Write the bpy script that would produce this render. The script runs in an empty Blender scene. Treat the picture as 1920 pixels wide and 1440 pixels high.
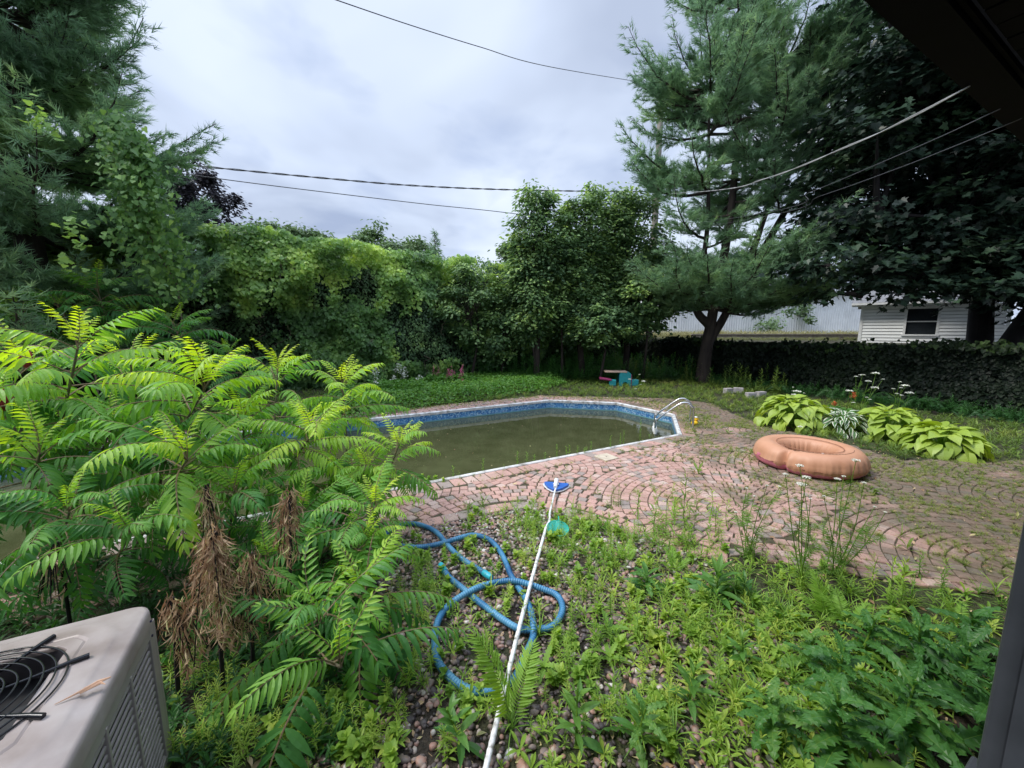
import bpy, bmesh, math, random
import numpy as np
from mathutils import Vector
R = math.radians
rng = np.random.default_rng(11)
SC = bpy.context.scene
COL = SC.collection
# ------------------------------------------------------------------ camera
FPX, PITCH, CH = 730.0, R(7.95), 2.0          # focal length in px of a 1920 px wide frame, tilt down, eye height
cam_d = bpy.data.cameras.new('camera'); cam = bpy.data.objects.new('camera', cam_d); COL.objects.link(cam)
cam_d.sensor_width = 36; cam_d.lens = 36 * FPX / 1920; cam_d.clip_start = 0.05; cam_d.clip_end = 2000
cam.location = (0, 0, CH); cam.rotation_euler = (R(90) - PITCH, 0, 0)
SC.camera = cam
# ------------------------------------------------------------------ world: overcast sky
SUN_EL, SUN_AZ = R(54), R(-98)                # azimuth from +Y towards +X
w = bpy.data.worlds.new('World'); SC.world = w; w.use_nodes = True
nt = w.node_tree; N = nt.nodes; Lk = nt.links; N.clear()
out = N.new('ShaderNodeOutputWorld'); bg = N.new('ShaderNodeBackground'); bg.inputs[1].default_value = 0.1
sky = N.new('ShaderNodeTexSky'); sky.sky_type = 'NISHITA'; sky.sun_disc = False
sky.sun_elevation = SUN_EL; sky.sun_rotation = SUN_AZ; sky.air_density = 1.0; sky.dust_density = 2.0
tc = N.new('ShaderNodeTexCoord'); sep = N.new('ShaderNodeSeparateXYZ'); Lk.new(tc.outputs['Generated'], sep.inputs[0])
def mth(op, a, b=None, c=None):
    m = N.new('ShaderNodeMath'); m.operation = op
    for i, x in enumerate((a, b, c)):
        if x is None: continue
        if isinstance(x, (int, float)): m.inputs[i].default_value = x
        else: Lk.new(x, m.inputs[i])
    return m.outputs[0]
zz = mth('ADD', mth('MAXIMUM', sep.outputs[2], 0.0), 0.22)
cmb = N.new('ShaderNodeCombineXYZ'); Lk.new(mth('DIVIDE', sep.outputs[0], zz), cmb.inputs[0]); Lk.new(mth('DIVIDE', sep.outputs[1], zz), cmb.inputs[1])
def wnoise(scale, detail, off, rough=.5):
    mp = N.new('ShaderNodeMapping'); mp.inputs['Location'].default_value = off; Lk.new(cmb.outputs[0], mp.inputs[0])
    n = N.new('ShaderNodeTexNoise'); n.inputs['Scale'].default_value = scale; n.inputs['Detail'].default_value = detail; n.inputs['Roughness'].default_value = rough
    n.inputs['Distortion'].default_value = .35
    Lk.new(mp.outputs[0], n.inputs['Vector']); return n.outputs['Fac']
def wramp(src, stops):
    r = N.new('ShaderNodeValToRGB'); Lk.new(src, r.inputs[0]); e = r.color_ramp.elements
    while len(e) > 1: e.remove(e[0])
    e[0].position, e[0].color = stops[0][0], stops[0][1] + (1,)
    for p, c in stops[1:]: x = e.new(p); x.color = c + (1,)
    return r.outputs[0]
cl = wramp(wnoise(1.1, 4, (3.3, 1.2, 0)), [(.33, (.44, .51, .66)), (.47, (.58, .665, .83)), (.60, (.70, .785, .93)), (.75, (.81, .88, .98))])
cl2 = wramp(wnoise(2.6, 4, (8.1, 4.0, 2)), [(.30, (.78, .81, .88)), (.5, (1, 1, 1))])
mul = N.new('ShaderNodeMix'); mul.data_type = 'RGBA'; mul.blend_type = 'MULTIPLY'; mul.inputs[0].default_value = 1
Lk.new(cl, mul.inputs[6]); Lk.new(cl2, mul.inputs[7])
scl = N.new('ShaderNodeVectorMath'); scl.operation = 'SCALE'; Lk.new(mul.outputs[2], scl.inputs[0])
gz = N.new('ShaderNodeMapRange'); gz.interpolation_type = 'SMOOTHSTEP'; Lk.new(sep.outputs[2], gz.inputs[0]); gz.inputs[1].default_value = .62; gz.inputs[2].default_value = 1.0; gz.inputs[3].default_value = 6.35; gz.inputs[4].default_value = 19.0   # an overcast sky is brightest overhead
Lk.new(gz.outputs[0], scl.inputs[3])
mx = N.new('ShaderNodeMix'); mx.data_type = 'RGBA'; mx.inputs[0].default_value = .93
Lk.new(sky.outputs[0], mx.inputs[6]); Lk.new(scl.outputs[0], mx.inputs[7]); Lk.new(mx.outputs[2], bg.inputs[0]); Lk.new(bg.outputs[0], out.inputs[0])
# ------------------------------------------------------------------ sun behind the cloud
sl = bpy.data.lights.new('sun', 'SUN'); sl.energy = 1.5; sl.angle = R(14); sl.color = (1, .96, .88)
so = bpy.data.objects.new('sun', sl); COL.objects.link(so)
dv = Vector((math.sin(SUN_AZ) * math.cos(SUN_EL), math.cos(SUN_AZ) * math.cos(SUN_EL), math.sin(SUN_EL)))
so.rotation_euler = dv.to_track_quat('Z', 'Y').to_euler()
SC.view_settings.view_transform = 'Standard'; SC.view_settings.look = 'None'; SC.view_settings.exposure = 0.95; SC.view_settings.gamma = 1
SC.render.engine = 'CYCLES'; SC.cycles.max_bounces = 6; SC.cycles.diffuse_bounces = 3; SC.cycles.transmission_bounces = 3; SC.cycles.glossy_bounces = 2
SC.cycles.use_denoising = True
# ------------------------------------------------------------------ placing helpers
CP, SP = math.cos(PITCH), math.sin(PITCH)
def ray(px, py):
    u = (px - 960) / FPX; v = (720 - py) / FPX
    return np.array([u, CP + v * SP, -SP + v * CP])
def G(px, py, z=0.):
    r = ray(px, py); return np.array([0, 0, CH]) + r * (z - CH) / r[2]
def W(px, py, Y):
    r = ray(px, py); return np.array([0, 0, CH]) + r * Y / r[1]
def projN(P):
    x, y, z = P[:, 0], P[:, 1], P[:, 2] - CH
    d = np.maximum(y * CP - z * SP, 1e-3); v = y * SP + z * CP
    return 960 + FPX * x / d, 720 - FPX * v / d
dW = np.array([math.cos(R(28.7)), math.sin(R(28.7)), 0.]); nW = np.array([-dW[1], dW[0], 0.])   # along the house, away from the house
def inpoly(P, poly):
    poly = np.asarray(poly)[:, :2]; x, y = P[:, 0], P[:, 1]; r = np.zeros(len(P), bool); j = len(poly) - 1
    for i in range(len(poly)):
        xi, yi = poly[i]; xj, yj = poly[j]
        c = ((yi > y) != (yj > y)) & (x < (xj - xi) * (y - yi) / (yj - yi + 1e-12) + xi); r ^= c; j = i
    return r
def segdist(P, poly, closed=True):
    poly = np.asarray(poly)[:, :2]; Q = P[:, :2]; best = np.full(len(P), 1e9); n = len(poly)
    for i in range(n if closed else n - 1):
        a, b = poly[i], poly[(i + 1) % n]; ab = b - a; t = np.clip(((Q - a) @ ab) / (ab @ ab), 0, 1)
        best = np.minimum(best, np.linalg.norm(Q - (a + t[:, None] * ab), axis=1))
    return best
def vnoise(P, seed=0):
    P = np.asarray(P, float)
    if P.shape[1] == 2: P = np.c_[P, np.zeros(len(P))]
    I = np.floor(P).astype(np.int64); Fq = P - I; Fq = Fq * Fq * (3 - 2 * Fq); res = np.zeros(len(P))
    for dx in (0, 1):
        for dy in (0, 1):
            for dz in (0, 1):
                h = ((I[:, 0] + dx) * 73856093) ^ ((I[:, 1] + dy) * 19349663) ^ ((I[:, 2] + dz) * 83492791) ^ (seed * 2654435761)
                h = (h ^ (h >> 13)) * 1274126177; h = (h ^ (h >> 16)) & 0xffff
                wgt = np.where(dx, Fq[:, 0], 1 - Fq[:, 0]) * np.where(dy, Fq[:, 1], 1 - Fq[:, 1]) * np.where(dz, Fq[:, 2], 1 - Fq[:, 2])
                res += wgt * h / 65535.
    return res
def fbm(P, seed=0, o=3):
    P = np.asarray(P, float); return sum(vnoise(P * 2 ** i, seed + i) * .5 ** i for i in range(o)) / sum(.5 ** i for i in range(o))
def unit(a): return a / (np.linalg.norm(a, axis=-1, keepdims=True) + 1e-9)
def frames(al, no):
    al = unit(np.atleast_2d(al).astype(float)); no = np.broadcast_to(np.atleast_2d(no).astype(float), al.shape)
    x = unit(np.cross(al, no) + 1e-6); z = np.cross(x, al); return np.stack([x, al, z], axis=2)
# ------------------------------------------------------------------ mesh builder
class MB:
    def __init__(s): s.v = []; s.f = []; s.n = 0
    def add(s, V, F, mat=0, tint=.5):
        V = np.asarray(V, float); groups = {}
        if isinstance(F, np.ndarray): groups[F.shape[1]] = F
        else:
            for f in F: groups.setdefault(len(f), []).append(f)
        for k, g in groups.items():
            g = np.asarray(g, int); t = np.full(len(g), tint) if np.isscalar(tint) else np.resize(tint, len(g))
            s.f.append((g + s.n, mat, t))
        s.v.append(V); s.n += len(V); return s
    def inst(s, T, M, P, tint=.5, mat=None):
        V, Fs = T; m = len(P)
        if m == 0: return s
        tint = np.full(m, tint) if np.isscalar(tint) else np.asarray(tint)
        out = np.einsum('mij,nj->mni', M, V) + np.asarray(P)[:, None, :]
        off = (np.arange(m) * len(V))[:, None, None]
        for F, mt, tt in Fs:
            FF = (F[None] + off).reshape(-1, F.shape[1]) + s.n
            s.f.append((FF, mt if mat is None else mat, np.clip((tint[:, None] + (tt - .5)[None]).reshape(-1), 0, 1)))
        s.v.append(out.reshape(-1, 3)); s.n += m * len(V); return s
    def tmpl(s): return (np.concatenate(s.v), s.f)
    def tube(s, pts, rad, k=6, mat=0, tint=.5, cap=True):
        pts = np.asarray(pts, float); n = len(pts); rad = np.full(n, rad) if np.isscalar(rad) else np.asarray(rad, float)
        tg = np.gradient(pts, axis=0); tg = unit(tg); up = np.array([0, 0, 1.]) if abs(tg[0][2]) < .9 else np.array([1., 0, 0])
        a = unit(np.cross(tg[0], up)); V = []; an = np.linspace(0, 2 * np.pi, k, endpoint=False)
        for i in range(n):
            a = unit(a - tg[i] * (a @ tg[i])); b = np.cross(tg[i], a)
            V.append(pts[i] + rad[i] * (np.cos(an)[:, None] * a + np.sin(an)[:, None] * b))
        V = np.concatenate(V); F = []
        for i in range(n - 1):
            for j in range(k): F.append((i * k + j, i * k + (j + 1) % k, (i + 1) * k + (j + 1) % k, (i + 1) * k + j))
        s.add(V, np.array(F), mat, tint)
        if cap and k > 3:
            s.add(V[:k], [tuple(range(k))[::-1]], mat, tint); s.add(V[-k:], [tuple(range(k))], mat, tint)
        return s
    def box(s, c, d, M=None, mat=0, tint=.5):
        q = np.array([[x, y, z] for x in (-.5, .5) for y in (-.5, .5) for z in (-.5, .5)]) * d
        if M is not None: q = q @ np.asarray(M).T
        s.add(q + np.asarray(c), np.array([(0, 1, 3, 2), (4, 6, 7, 5), (0, 4, 5, 1), (2, 3, 7, 6), (0, 2, 6, 4), (1, 5, 7, 3)]), mat, tint); return s
    def build(s, name, mats, parent=None, smooth=False, bevel=0):
        V = np.concatenate(s.v); me = bpy.data.meshes.new(name); me.vertices.add(len(V)); me.vertices.foreach_set('co', V.astype(np.float32).ravel())
        li = np.concatenate([f.ravel() for f, _, _ in s.f]); lt = np.concatenate([np.full(len(f), f.shape[1]) for f, _, _ in s.f])
        mi = np.concatenate([np.full(len(f), m) for f, m, _ in s.f]); ti = np.concatenate([t for _, _, t in s.f])
        me.loops.add(len(li)); me.loops.foreach_set('vertex_index', li.astype(np.int32)); me.polygons.add(len(lt))
        me.polygons.foreach_set('loop_start', np.r_[0, np.cumsum(lt)[:-1]].astype(np.int32)); me.polygons.foreach_set('loop_total', lt.astype(np.int32))
        me.polygons.foreach_set('material_index', mi.astype(np.int32)); me.polygons.foreach_set('use_smooth', np.full(len(lt), smooth))
        at = me.attributes.new('tint', 'FLOAT', 'FACE'); at.data.foreach_set('value', ti.astype(np.float32))
        me.update(calc_edges=True)
        for m in (mats if isinstance(mats, (list, tuple)) else [mats]): me.materials.append(m)
        o = bpy.data.objects.new(name, me); COL.objects.link(o)
        if parent is not None:
            o.parent = parent; o.matrix_parent_inverse = parent.matrix_basis.inverted()
        if bevel:
            b = o.modifiers.new('bevel', 'BEVEL'); b.width = bevel; b.segments = 2; b.limit_method = 'ANGLE'
        return o
def tag(o, label=None, cat=None, group=None, kind=None):
    for k, v in (('label', label), ('category', cat), ('group', group), ('kind', kind)):
        if v: o[k] = v
    return o
def empty(name, loc, label, cat, group=None, rz=0):
    o = bpy.data.objects.new(name, None); COL.objects.link(o); o.location = loc; o.rotation_euler = (0, 0, rz); o.empty_display_size = .2
    bpy.context.view_layer.update() if False else None
    from mathutils import Matrix
    o.matrix_basis = Matrix.LocRotScale(Vector(loc), o.rotation_euler, None)
    return tag(o, label, cat, group)
# ------------------------------------------------------------------ materials
def newmat(name):
    m = bpy.data.materials.new(name); m.use_nodes = True; return m, m.node_tree.nodes, m.node_tree.links, m.node_tree.nodes['Principled BSDF']
def ramp(n, l, src, stops):
    r = n.new('ShaderNodeValToRGB'); l.new(src, r.inputs[0]); e = r.color_ramp.elements
    while len(e) > 1: e.remove(e[0])
    e[0].position, e[0].color = stops[0][0], tuple(stops[0][1]) + (1,)
    for p, c in stops[1:]: x = e.new(p); x.color = tuple(c) + (1,)
    return r.outputs[0]
def leafmat(name, stops, trans=.35, rough=.45, nscale=3., spec=.4, gain=1.25):
    m, n, l, b = newmat(name); at = n.new('ShaderNodeAttribute'); at.attribute_name = 'tint'
    g = n.new('ShaderNodeNewGeometry'); no = n.new('ShaderNodeTexNoise'); no.inputs['Scale'].default_value = nscale; no.inputs['Detail'].default_value = 2; l.new(g.outputs['Position'], no.inputs['Vector'])
    a = n.new('ShaderNodeMath'); a.operation = 'MULTIPLY_ADD'; l.new(no.outputs['Fac'], a.inputs[0]); a.inputs[1].default_value = .5; a.inputs[2].default_value = -.25
    a2 = n.new('ShaderNodeMath'); a2.operation = 'ADD'; l.new(a.outputs[0], a2.inputs[0]); l.new(at.outputs['Fac'], a2.inputs[1])
    c = ramp(n, l, a2.outputs[0], [(p, tuple(min(.8, x * gain) for x in q)) for p, q in stops]); l.new(c, b.inputs['Base Color']); b.inputs['Roughness'].default_value = rough; b.inputs['Specular IOR Level'].default_value = spec
    t = n.new('ShaderNodeBsdfTranslucent'); hs = n.new('ShaderNodeHueSaturation'); hs.inputs['Hue'].default_value = .485; hs.inputs['Saturation'].default_value = 1.15; hs.inputs['Value'].default_value = 1.5
    l.new(c, hs.inputs['Color']); l.new(hs.outputs[0], t.inputs['Color'])
    ms = n.new('ShaderNodeMixShader'); ms.inputs[0].default_value = trans; l.new(b.outputs[0], ms.inputs[1]); l.new(t.outputs[0], ms.inputs[2])
    l.new(ms.outputs[0], n['Material Output'].inputs[0]); return m
def noisemat(name, stops, scale=5., rough=.8, detail=5, bump=0., metal=0., spec=.4, coord='Object', tintamt=0., stretch=None, bdist=.01):
    m, n, l, b = newmat(name); tcn = n.new('ShaderNodeTexCoord'); v = tcn.outputs[coord]
    if stretch:
        mp = n.new('ShaderNodeMapping'); mp.inputs['Scale'].default_value = stretch; l.new(v, mp.inputs[0]); v = mp.outputs[0]
    no = n.new('ShaderNodeTexNoise'); no.inputs['Scale'].default_value = scale; no.inputs['Detail'].default_value = detail; l.new(v, no.inputs['Vector'])
    src = no.outputs['Fac']
    if tintamt:
        at = n.new('ShaderNodeAttribute'); at.attribute_name = 'tint'; a = n.new('ShaderNodeMath'); a.operation = 'MULTIPLY_ADD'; l.new(at.outputs['Fac'], a.inputs[0]); a.inputs[1].default_value = tintamt; a.inputs[2].default_value = -tintamt / 2
        a2 = n.new('ShaderNodeMath'); a2.operation = 'ADD'; l.new(a.outputs[0], a2.inputs[0]); l.new(src, a2.inputs[1]); src = a2.outputs[0]
    l.new(ramp(n, l, src, stops), b.inputs['Base Color']); b.inputs['Roughness'].default_value = rough; b.inputs['Metallic'].default_value = metal; b.inputs['Specular IOR Level'].default_value = spec
    if bump:
        bp = n.new('ShaderNodeBump'); bp.inputs['Strength'].default_value = bump; bp.inputs['Distance'].default_value = bdist; l.new(no.outputs['Fac'], bp.inputs['Height']); l.new(bp.outputs[0], b.inputs['Normal'])
    return m
def plain(name, c, rough=.5, metal=0., spec=.5, var=.12, scale=14.):
    lo = tuple(x * (1 - var) for x in c); hi = tuple(min(1, x * (1 + var)) for x in c)
    return noisemat(name, [(.3, lo), (.7, hi)], scale, rough, 4, 0, metal, spec)
G_ = {}
G_['sumac'] = leafmat('sumac_leaf', [(0, (.022, .075, .022)), (.35, (.05, .15, .035)), (.65, (.13, .26, .045)), (1, (.32, .42, .06))], .48, .45, 2., gain=1.7)
G_['stem'] = noisemat('sumac_stem', [(.3, (.10, .085, .055)), (.7, (.22, .19, .13))], 12, .8)
G_['sumacstalk'] = noisemat('sumac_leaf_stalk', [(.3, (.16, .13, .06)), (.7, (.26, .16, .10))], 12, .6)
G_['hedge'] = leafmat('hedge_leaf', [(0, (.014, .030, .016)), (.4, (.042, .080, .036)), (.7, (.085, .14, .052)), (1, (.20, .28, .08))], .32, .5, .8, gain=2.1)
G_['vine'] = leafmat('vine_leaf', [(0, (.03, .07, .024)), (.45, (.075, .15, .045)), (.75, (.16, .26, .07)), (1, (.28, .37, .09))], .38, .42, 1.2, gain=1.75)
G_['pine'] = leafmat('pine_needles', [(0, (.03, .055, .034)), (.5, (.068, .112, .062)), (1, (.14, .19, .08))], .34, .55, 1., gain=3.4)
G_['maple'] = leafmat('maple_leaf', [(0, (.005, .010, .008)), (.5, (.012, .024, .015)), (.85, (.03, .055, .022)), (1, (.06, .09, .03))], .12, .42, .7, .35, gain=2.0)  # leaf colour darkened to stand for the shade on the right side
G_['plum'] = leafmat('plum_leaf', [(0, (.012, .012, .02)), (1, (.045, .04, .05))], .15, .5)
G_['far'] = leafmat('far_leaf', [(0, (.04, .08, .03)), (1, (.14, .22, .09))], .25, .6, .3)
G_['ivy'] = leafmat('fence_vine_leaf', [(0, (.004, .008, .005)), (.6, (.012, .022, .010)), (1, (.05, .09, .02))], .15, .55, 1.2, .2, gain=1.2)
G_['weed'] = leafmat('weed_leaf', [(0, (.04, .10, .02)), (.4, (.10, .20, .03)), (.7, (.19, .30, .045)), (1, (.32, .38, .07))], .38, .5, 2.5, gain=1.45)
G_['thistle'] = leafmat('broad_weed_leaf', [(0, (.025, .08, .022)), (.5, (.06, .17, .035)), (1, (.18, .30, .05))], .35, .42, 3.)
G_['fern'] = leafmat('fern_leaf', [(0, (.06, .14, .02)), (.5, (.15, .27, .04)), (1, (.27, .38, .06))], .4, .5, 3., gain=1.6)
G_['grass'] = leafmat('grass_blade', [(0, (.05, .10, .02)), (.5, (.12, .19, .035)), (.8, (.23, .27, .06)), (1, (.34, .32, .12))], .3, .6, 1.)
G_['cover'] = leafmat('ground_cover_leaf', [(0, (.03, .10, .02)), (.5, (.085, .21, .03)), (1, (.19, .31, .05))], .3, .45, 1.5)
G_['hosta'] = leafmat('lime_hosta_leaf', [(0, (.12, .20, .03)), (.5, (.27, .37, .06)), (1, (.42, .50, .10))], .28, .42, 3.)
G_['vhosta'] = leafmat('white_edge_hosta_leaf', [(0, (.03, .09, .03)), (.60, (.07, .16, .05)), (.72, (.50, .56, .40)), (1, (.68, .70, .55))], .2, .45, 1.)
G_['dead'] = leafmat('dead_leaf', [(0, (.10, .055, .03)), (.45, (.33, .21, .12)), (.8, (.55, .42, .26)), (1, (.38, .40, .16))], .2, .7, 8.)
G_['bark'] = noisemat('bark', [(.3, (.018, .013, .012)), (.7, (.06, .045, .038))], 6, .9, 6, .8, stretch=(1, 1, .25), bdist=.03)
G_['dbark'] = noisemat('dark_bark', [(.3, (.008, .007, .008)), (.7, (.026, .022, .022))], 6, .9, 6, .8, stretch=(1, 1, .25), bdist=.03)
G_['twig'] = noisemat('twig', [(.3, (.10, .075, .06)), (.7, (.24, .19, .15))], 9, .85)
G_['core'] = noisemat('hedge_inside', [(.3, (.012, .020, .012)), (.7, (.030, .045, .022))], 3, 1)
G_['petal'] = plain('white_petal', (.80, .80, .70), .7, spec=.2)
G_['pink'] = plain('pink_petal', (.60, .12, .28), .7)
G_['red'] = noisemat('red_cone', [(.3, (.18, .015, .02)), (.7, (.36, .04, .05))], 60, .9, bump=.5)
G_['stone'] = noisemat('pebble', [(.18, (.07, .055, .055)), (.38, (.20, .15, .14)), (.52, (.30, .225, .19)), (.66, (.36, .19, .15)), (.84, (.42, .35, .31)), (1.0, (.60, .57, .53))], 20, .55, 4, .15, spec=.5, tintamt=1.1)
G_['soil'] = noisemat('soil', [(.3, (.030, .022, .017)), (.55, (.075, .055, .040)), (.75, (.13, .10, .075))], 4, .95, 8, .6, coord='Generated')
# ------------------------------------------------------------------ leaf shapes
def strip(prof, L=1., W_=.2, droop=.1, fold=.15, twist=0.):
    prof = np.asarray(prof, float); n = len(prof); t = np.linspace(0, 1, n); V = []
    for i in range(n):
        y = L * t[i] * (1 - .25 * droop * t[i]); z = -L * droop * t[i] ** 2; hw = W_ / 2 * prof[i]; dz = fold * hw
        a = twist * t[i]
        V += [(-hw * math.cos(a), y, z + dz - hw * math.sin(a)), (0, y, z), (hw * math.cos(a), y, z + dz + hw * math.sin(a))]
    F = []
    for i in range(n - 1):
        a = i * 3; F += [(a, a + 1, a + 4, a + 3), (a + 1, a + 2, a + 5, a + 4)]
    return (np.array(V), [(np.array(F), 0, np.full(len(F), .5))])
LANCE = [.08, .75, 1, .8, .04]; BROAD = [.06, .75, 1, .85, .45, .03]; HEART = [.55, 1, .98, .72, .35, .03]; BLADE = [.8, 1, .8, .05]
def jag(n, amp=.45): 
    e = np.sin(np.linspace(.12, 1, n) * np.pi * .93) ** .7
    return [.12] + [float(e[i] * (1 - amp * (i % 2))) for i in range(1, n - 1)] + [.02]
def poly_leaf(pts, fold=.18):   # a flat outline folded along its midrib
    pts = np.asarray(pts, float); n = len(pts)
    V = [(0, y, 0) if abs(x) < 1e-6 else (x, y, abs(x) * fold) for x, y in pts] + [(-x, y, abs(x) * fold) for x, y in pts[1:-1]]
    F1 = list(range(n)); F2 = [0] + list(range(n, n + n - 2)) + [n - 1]
    return (np.array(V), [(np.array([F1[::-1], F2]), 0, np.full(2, .5))])
MAPLE = poly_leaf([(0, 0), (.32, -.12), (.55, .12), (.36, .28), (.68, .58), (.30, .56), (.22, .70), (0, 1.05)])
GRAPE = poly_leaf([(0, .08), (.25, -.06), (.5, .2), (.42, .45), (.25, .6), (.22, .8), (0, 1.0)])
OVAL = poly_leaf([(0, 0), (.26, .2), (.3, .5), (.18, .8), (0, 1.0)])
def tuft(n=9, spread=.7, wd=.07, seed=0):
    r = np.random.default_rng(seed); V = []; F = []
    for i in range(n):
        a = r.uniform(0, 6.28); s = r.uniform(.15, spread); dr = np.array([math.cos(a) * math.sin(s), math.cos(s), math.sin(a) * math.sin(s)]); sd = unit(np.cross(dr, r.normal(size=3)))
        b = np.array([0, r.uniform(-.5, .1), 0]); k = len(V); V += [b - sd * wd / 2, b + sd * wd / 2, b + dr * r.uniform(.75, 1.1)]; F.append((k, k + 1, k + 2))
    return (np.array(V), [(np.array(F), 0, r.uniform(.4, .6, len(F)))])
def rotz(a): c, s = math.cos(a), math.sin(a); return np.array([[c, -s, 0], [s, c, 0], [0, 0, 1.]])
def orient(az, el, roll=0., s=1.):      # +Y to azimuth az (from +X), elevated el
    al = np.array([math.cos(az) * math.cos(el), math.sin(az) * math.cos(el), math.sin(el)])
    up = np.array([-math.cos(az) * math.sin(el), -math.sin(az) * math.sin(el), math.cos(el)]); sd = np.cross(al, up)
    up = up * math.cos(roll) + sd * math.sin(roll); return frames(al, up)[0] * s
def scatter_rot(n, r, spread=.5, up=(0, 0, 1.), smin=.7, smax=1.2, lean=None):
    al = unit(r.normal(size=(n, 3)) * [1, 1, .35] + (0 if lean is None else lean)); no = unit(np.asarray(up) + r.normal(size=(n, 3)) * spread)
    return frames(al, no) * r.uniform(smin, smax, n)[:, None, None]
# pinnate leaf of the sumac: rachis along +Y that arches over, drooping toothed leaflets in pairs
def frond(L=.6, pairs=11, arch=.9, rise=.5, leaflet=.2, droop=.45, seed=0, narrow=.23, sag=.5):
    r = np.random.default_rng(seed); mb = MB(); n = 12; t = np.linspace(0, 1, n); ang = rise - arch * t ** 1.2
    seg = L / (n - 1); y = np.r_[0, np.cumsum(np.cos(ang[:-1]) * seg)]; z = np.r_[0, np.cumsum(np.sin(ang[:-1]) * seg)]
    x = .05 * L * np.sin(t * 2 + r.uniform(0, 3)); x -= x[0]; P = np.c_[x, y, z]; mb.tube(P, np.linspace(.005, .0015, n) * L / .6, 4, 1, .5, False)
    lf = [strip([.1, .8, 1, .85, .5, .03], 1, narrow, d, .35) for d in (droop * .6, droop, droop * 1.5)]
    for i in range(pairs):
        u = .20 + .80 * i / (pairs - 1); k = min(int(u * (n - 1)), n - 2); fr = u * (n - 1) - k; p = P[k] * (1 - fr) + P[k + 1] * fr; tg = unit(P[k + 1] - P[k])
        ll = L * leaflet * (1 - .62 * abs(u - .50) ** 1.4 * 1.9) * r.uniform(.8, 1.12)
        side = np.array([1., 0, 0]); up = np.cross(side, tg)
        for sgn in ((-1, 1) if i < pairs - 1 else (-1, 1, 0)):
            fw = .45 + .75 * u ** 2 + r.normal() * .06; al = tg * fw + side * sgn * (1.1 if sgn else 0) + np.array([0, 0, -1.]) * (sag * (1 - .4 * u) + r.normal() * .16)
            if sgn == 0: al = tg
            no = up + side * sgn * .15 + r.normal(size=3) * .12
            mb.inst(lf[r.integers(3)], frames(al, no) * ll, [p], .5 + r.normal() * .04 + .10 * (u - .5))
    return mb.tmpl()
FR = [frond(L=.70, pairs=p, arch=a, rise=ri, seed=i, sag=sg, leaflet=.255, narrow=.215) for i, (p, a, ri, sg) in enumerate([(14, 1.1, .5, .45), (13, .8, .4, .35), (15, 1.35, .6, .6), (14, .6, .3, .3), (13, 1.5, .7, .75), (15, 1.0, .3, .9), (14, 1.2, .2, .6)])]
FY = [frond(L=.46, pairs=11, arch=.9, rise=.3, leaflet=.22, seed=20 + i, sag=.1, narrow=.22) for i in range(3)]
def spline(P, n):
    P = np.asarray(P, float); m = len(P); Q = np.vstack([2 * P[0] - P[1], P, 2 * P[-1] - P[-2]]); o = []
    for i in range(m - 1):
        for t in np.linspace(0, 1, n, endpoint=False):
            a, b, c, d = Q[i:i + 4]; o.append(.5 * ((2 * b) + (-a + c) * t + (2 * a - 5 * b + 4 * c - d) * t * t + (-a + 3 * b - 3 * c + d) * t ** 3))
    o.append(P[-1]); return np.array(o)
def sumac(top, base, label, nf=15, tone=.45, size=1., young=4, cone=False, seed=0, spreadz=.6, group='sumac shrubs left of the pool', droopy=0.):
    r = np.random.default_rng(seed + 100); top = np.array(top, float); base = np.array(base, float); base[2] = 0
    nf = int(nf * 1.35); root = empty('sumac_shrub', base, label, 'shrub', group)
    mid = base * .5 + top * .5 + np.r_[r.normal(size=2) * .06, 0] + (base - top) * [.18, .18, 0]; P = spline([base, mid, top], 8)
    mb = MB(); mb.tube(P, np.linspace(.017, .007, len(P)) * size, 7, 0); L = np.linalg.norm(top - base)
    fo = MB(); az0 = r.uniform(0, 6.28)
    for i in range(nf):
        u = i / max(1, nf - 1); d = u ** 1.1 * spreadz * size; k = max(0, min(len(P) - 2, int((1 - d / L) * (len(P) - 1)))); p = P[k] + (P[k + 1] - P[k]) * r.uniform(0, 1)
        az = az0 + i * 2.4 + r.normal() * .2; el = .95 - 1.15 * u + r.normal() * .12 - droopy * u
        s = size * (.72 + .42 * math.sin(u * 2.6)) * r.uniform(.85, 1.1)
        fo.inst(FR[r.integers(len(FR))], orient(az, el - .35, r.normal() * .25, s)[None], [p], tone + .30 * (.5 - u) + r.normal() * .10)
    for i in range(young):
        fo.inst(FY[r.integers(3)], orient(az0 + i * 1.9, 1.05 + r.normal() * .15, r.normal() * .5, size * r.uniform(.6, 1))[None], [top], min(1, tone + .38))
    mb.build('stem', G_['stem'], root); fo.build('leaves', [G_['sumac'], G_['sumacstalk']], root)
    if cone:
        c = MB(); q = np.linspace(0, 1, 9); c.tube(np.c_[0 * q, 0 * q, q * .16] + top + [0.03, 0, .0], .038 * np.sin(q * 2.9 + .2) + .003, 8, 0); c.build('fruit_cone', G_['red'], root, True)
    return root
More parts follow.
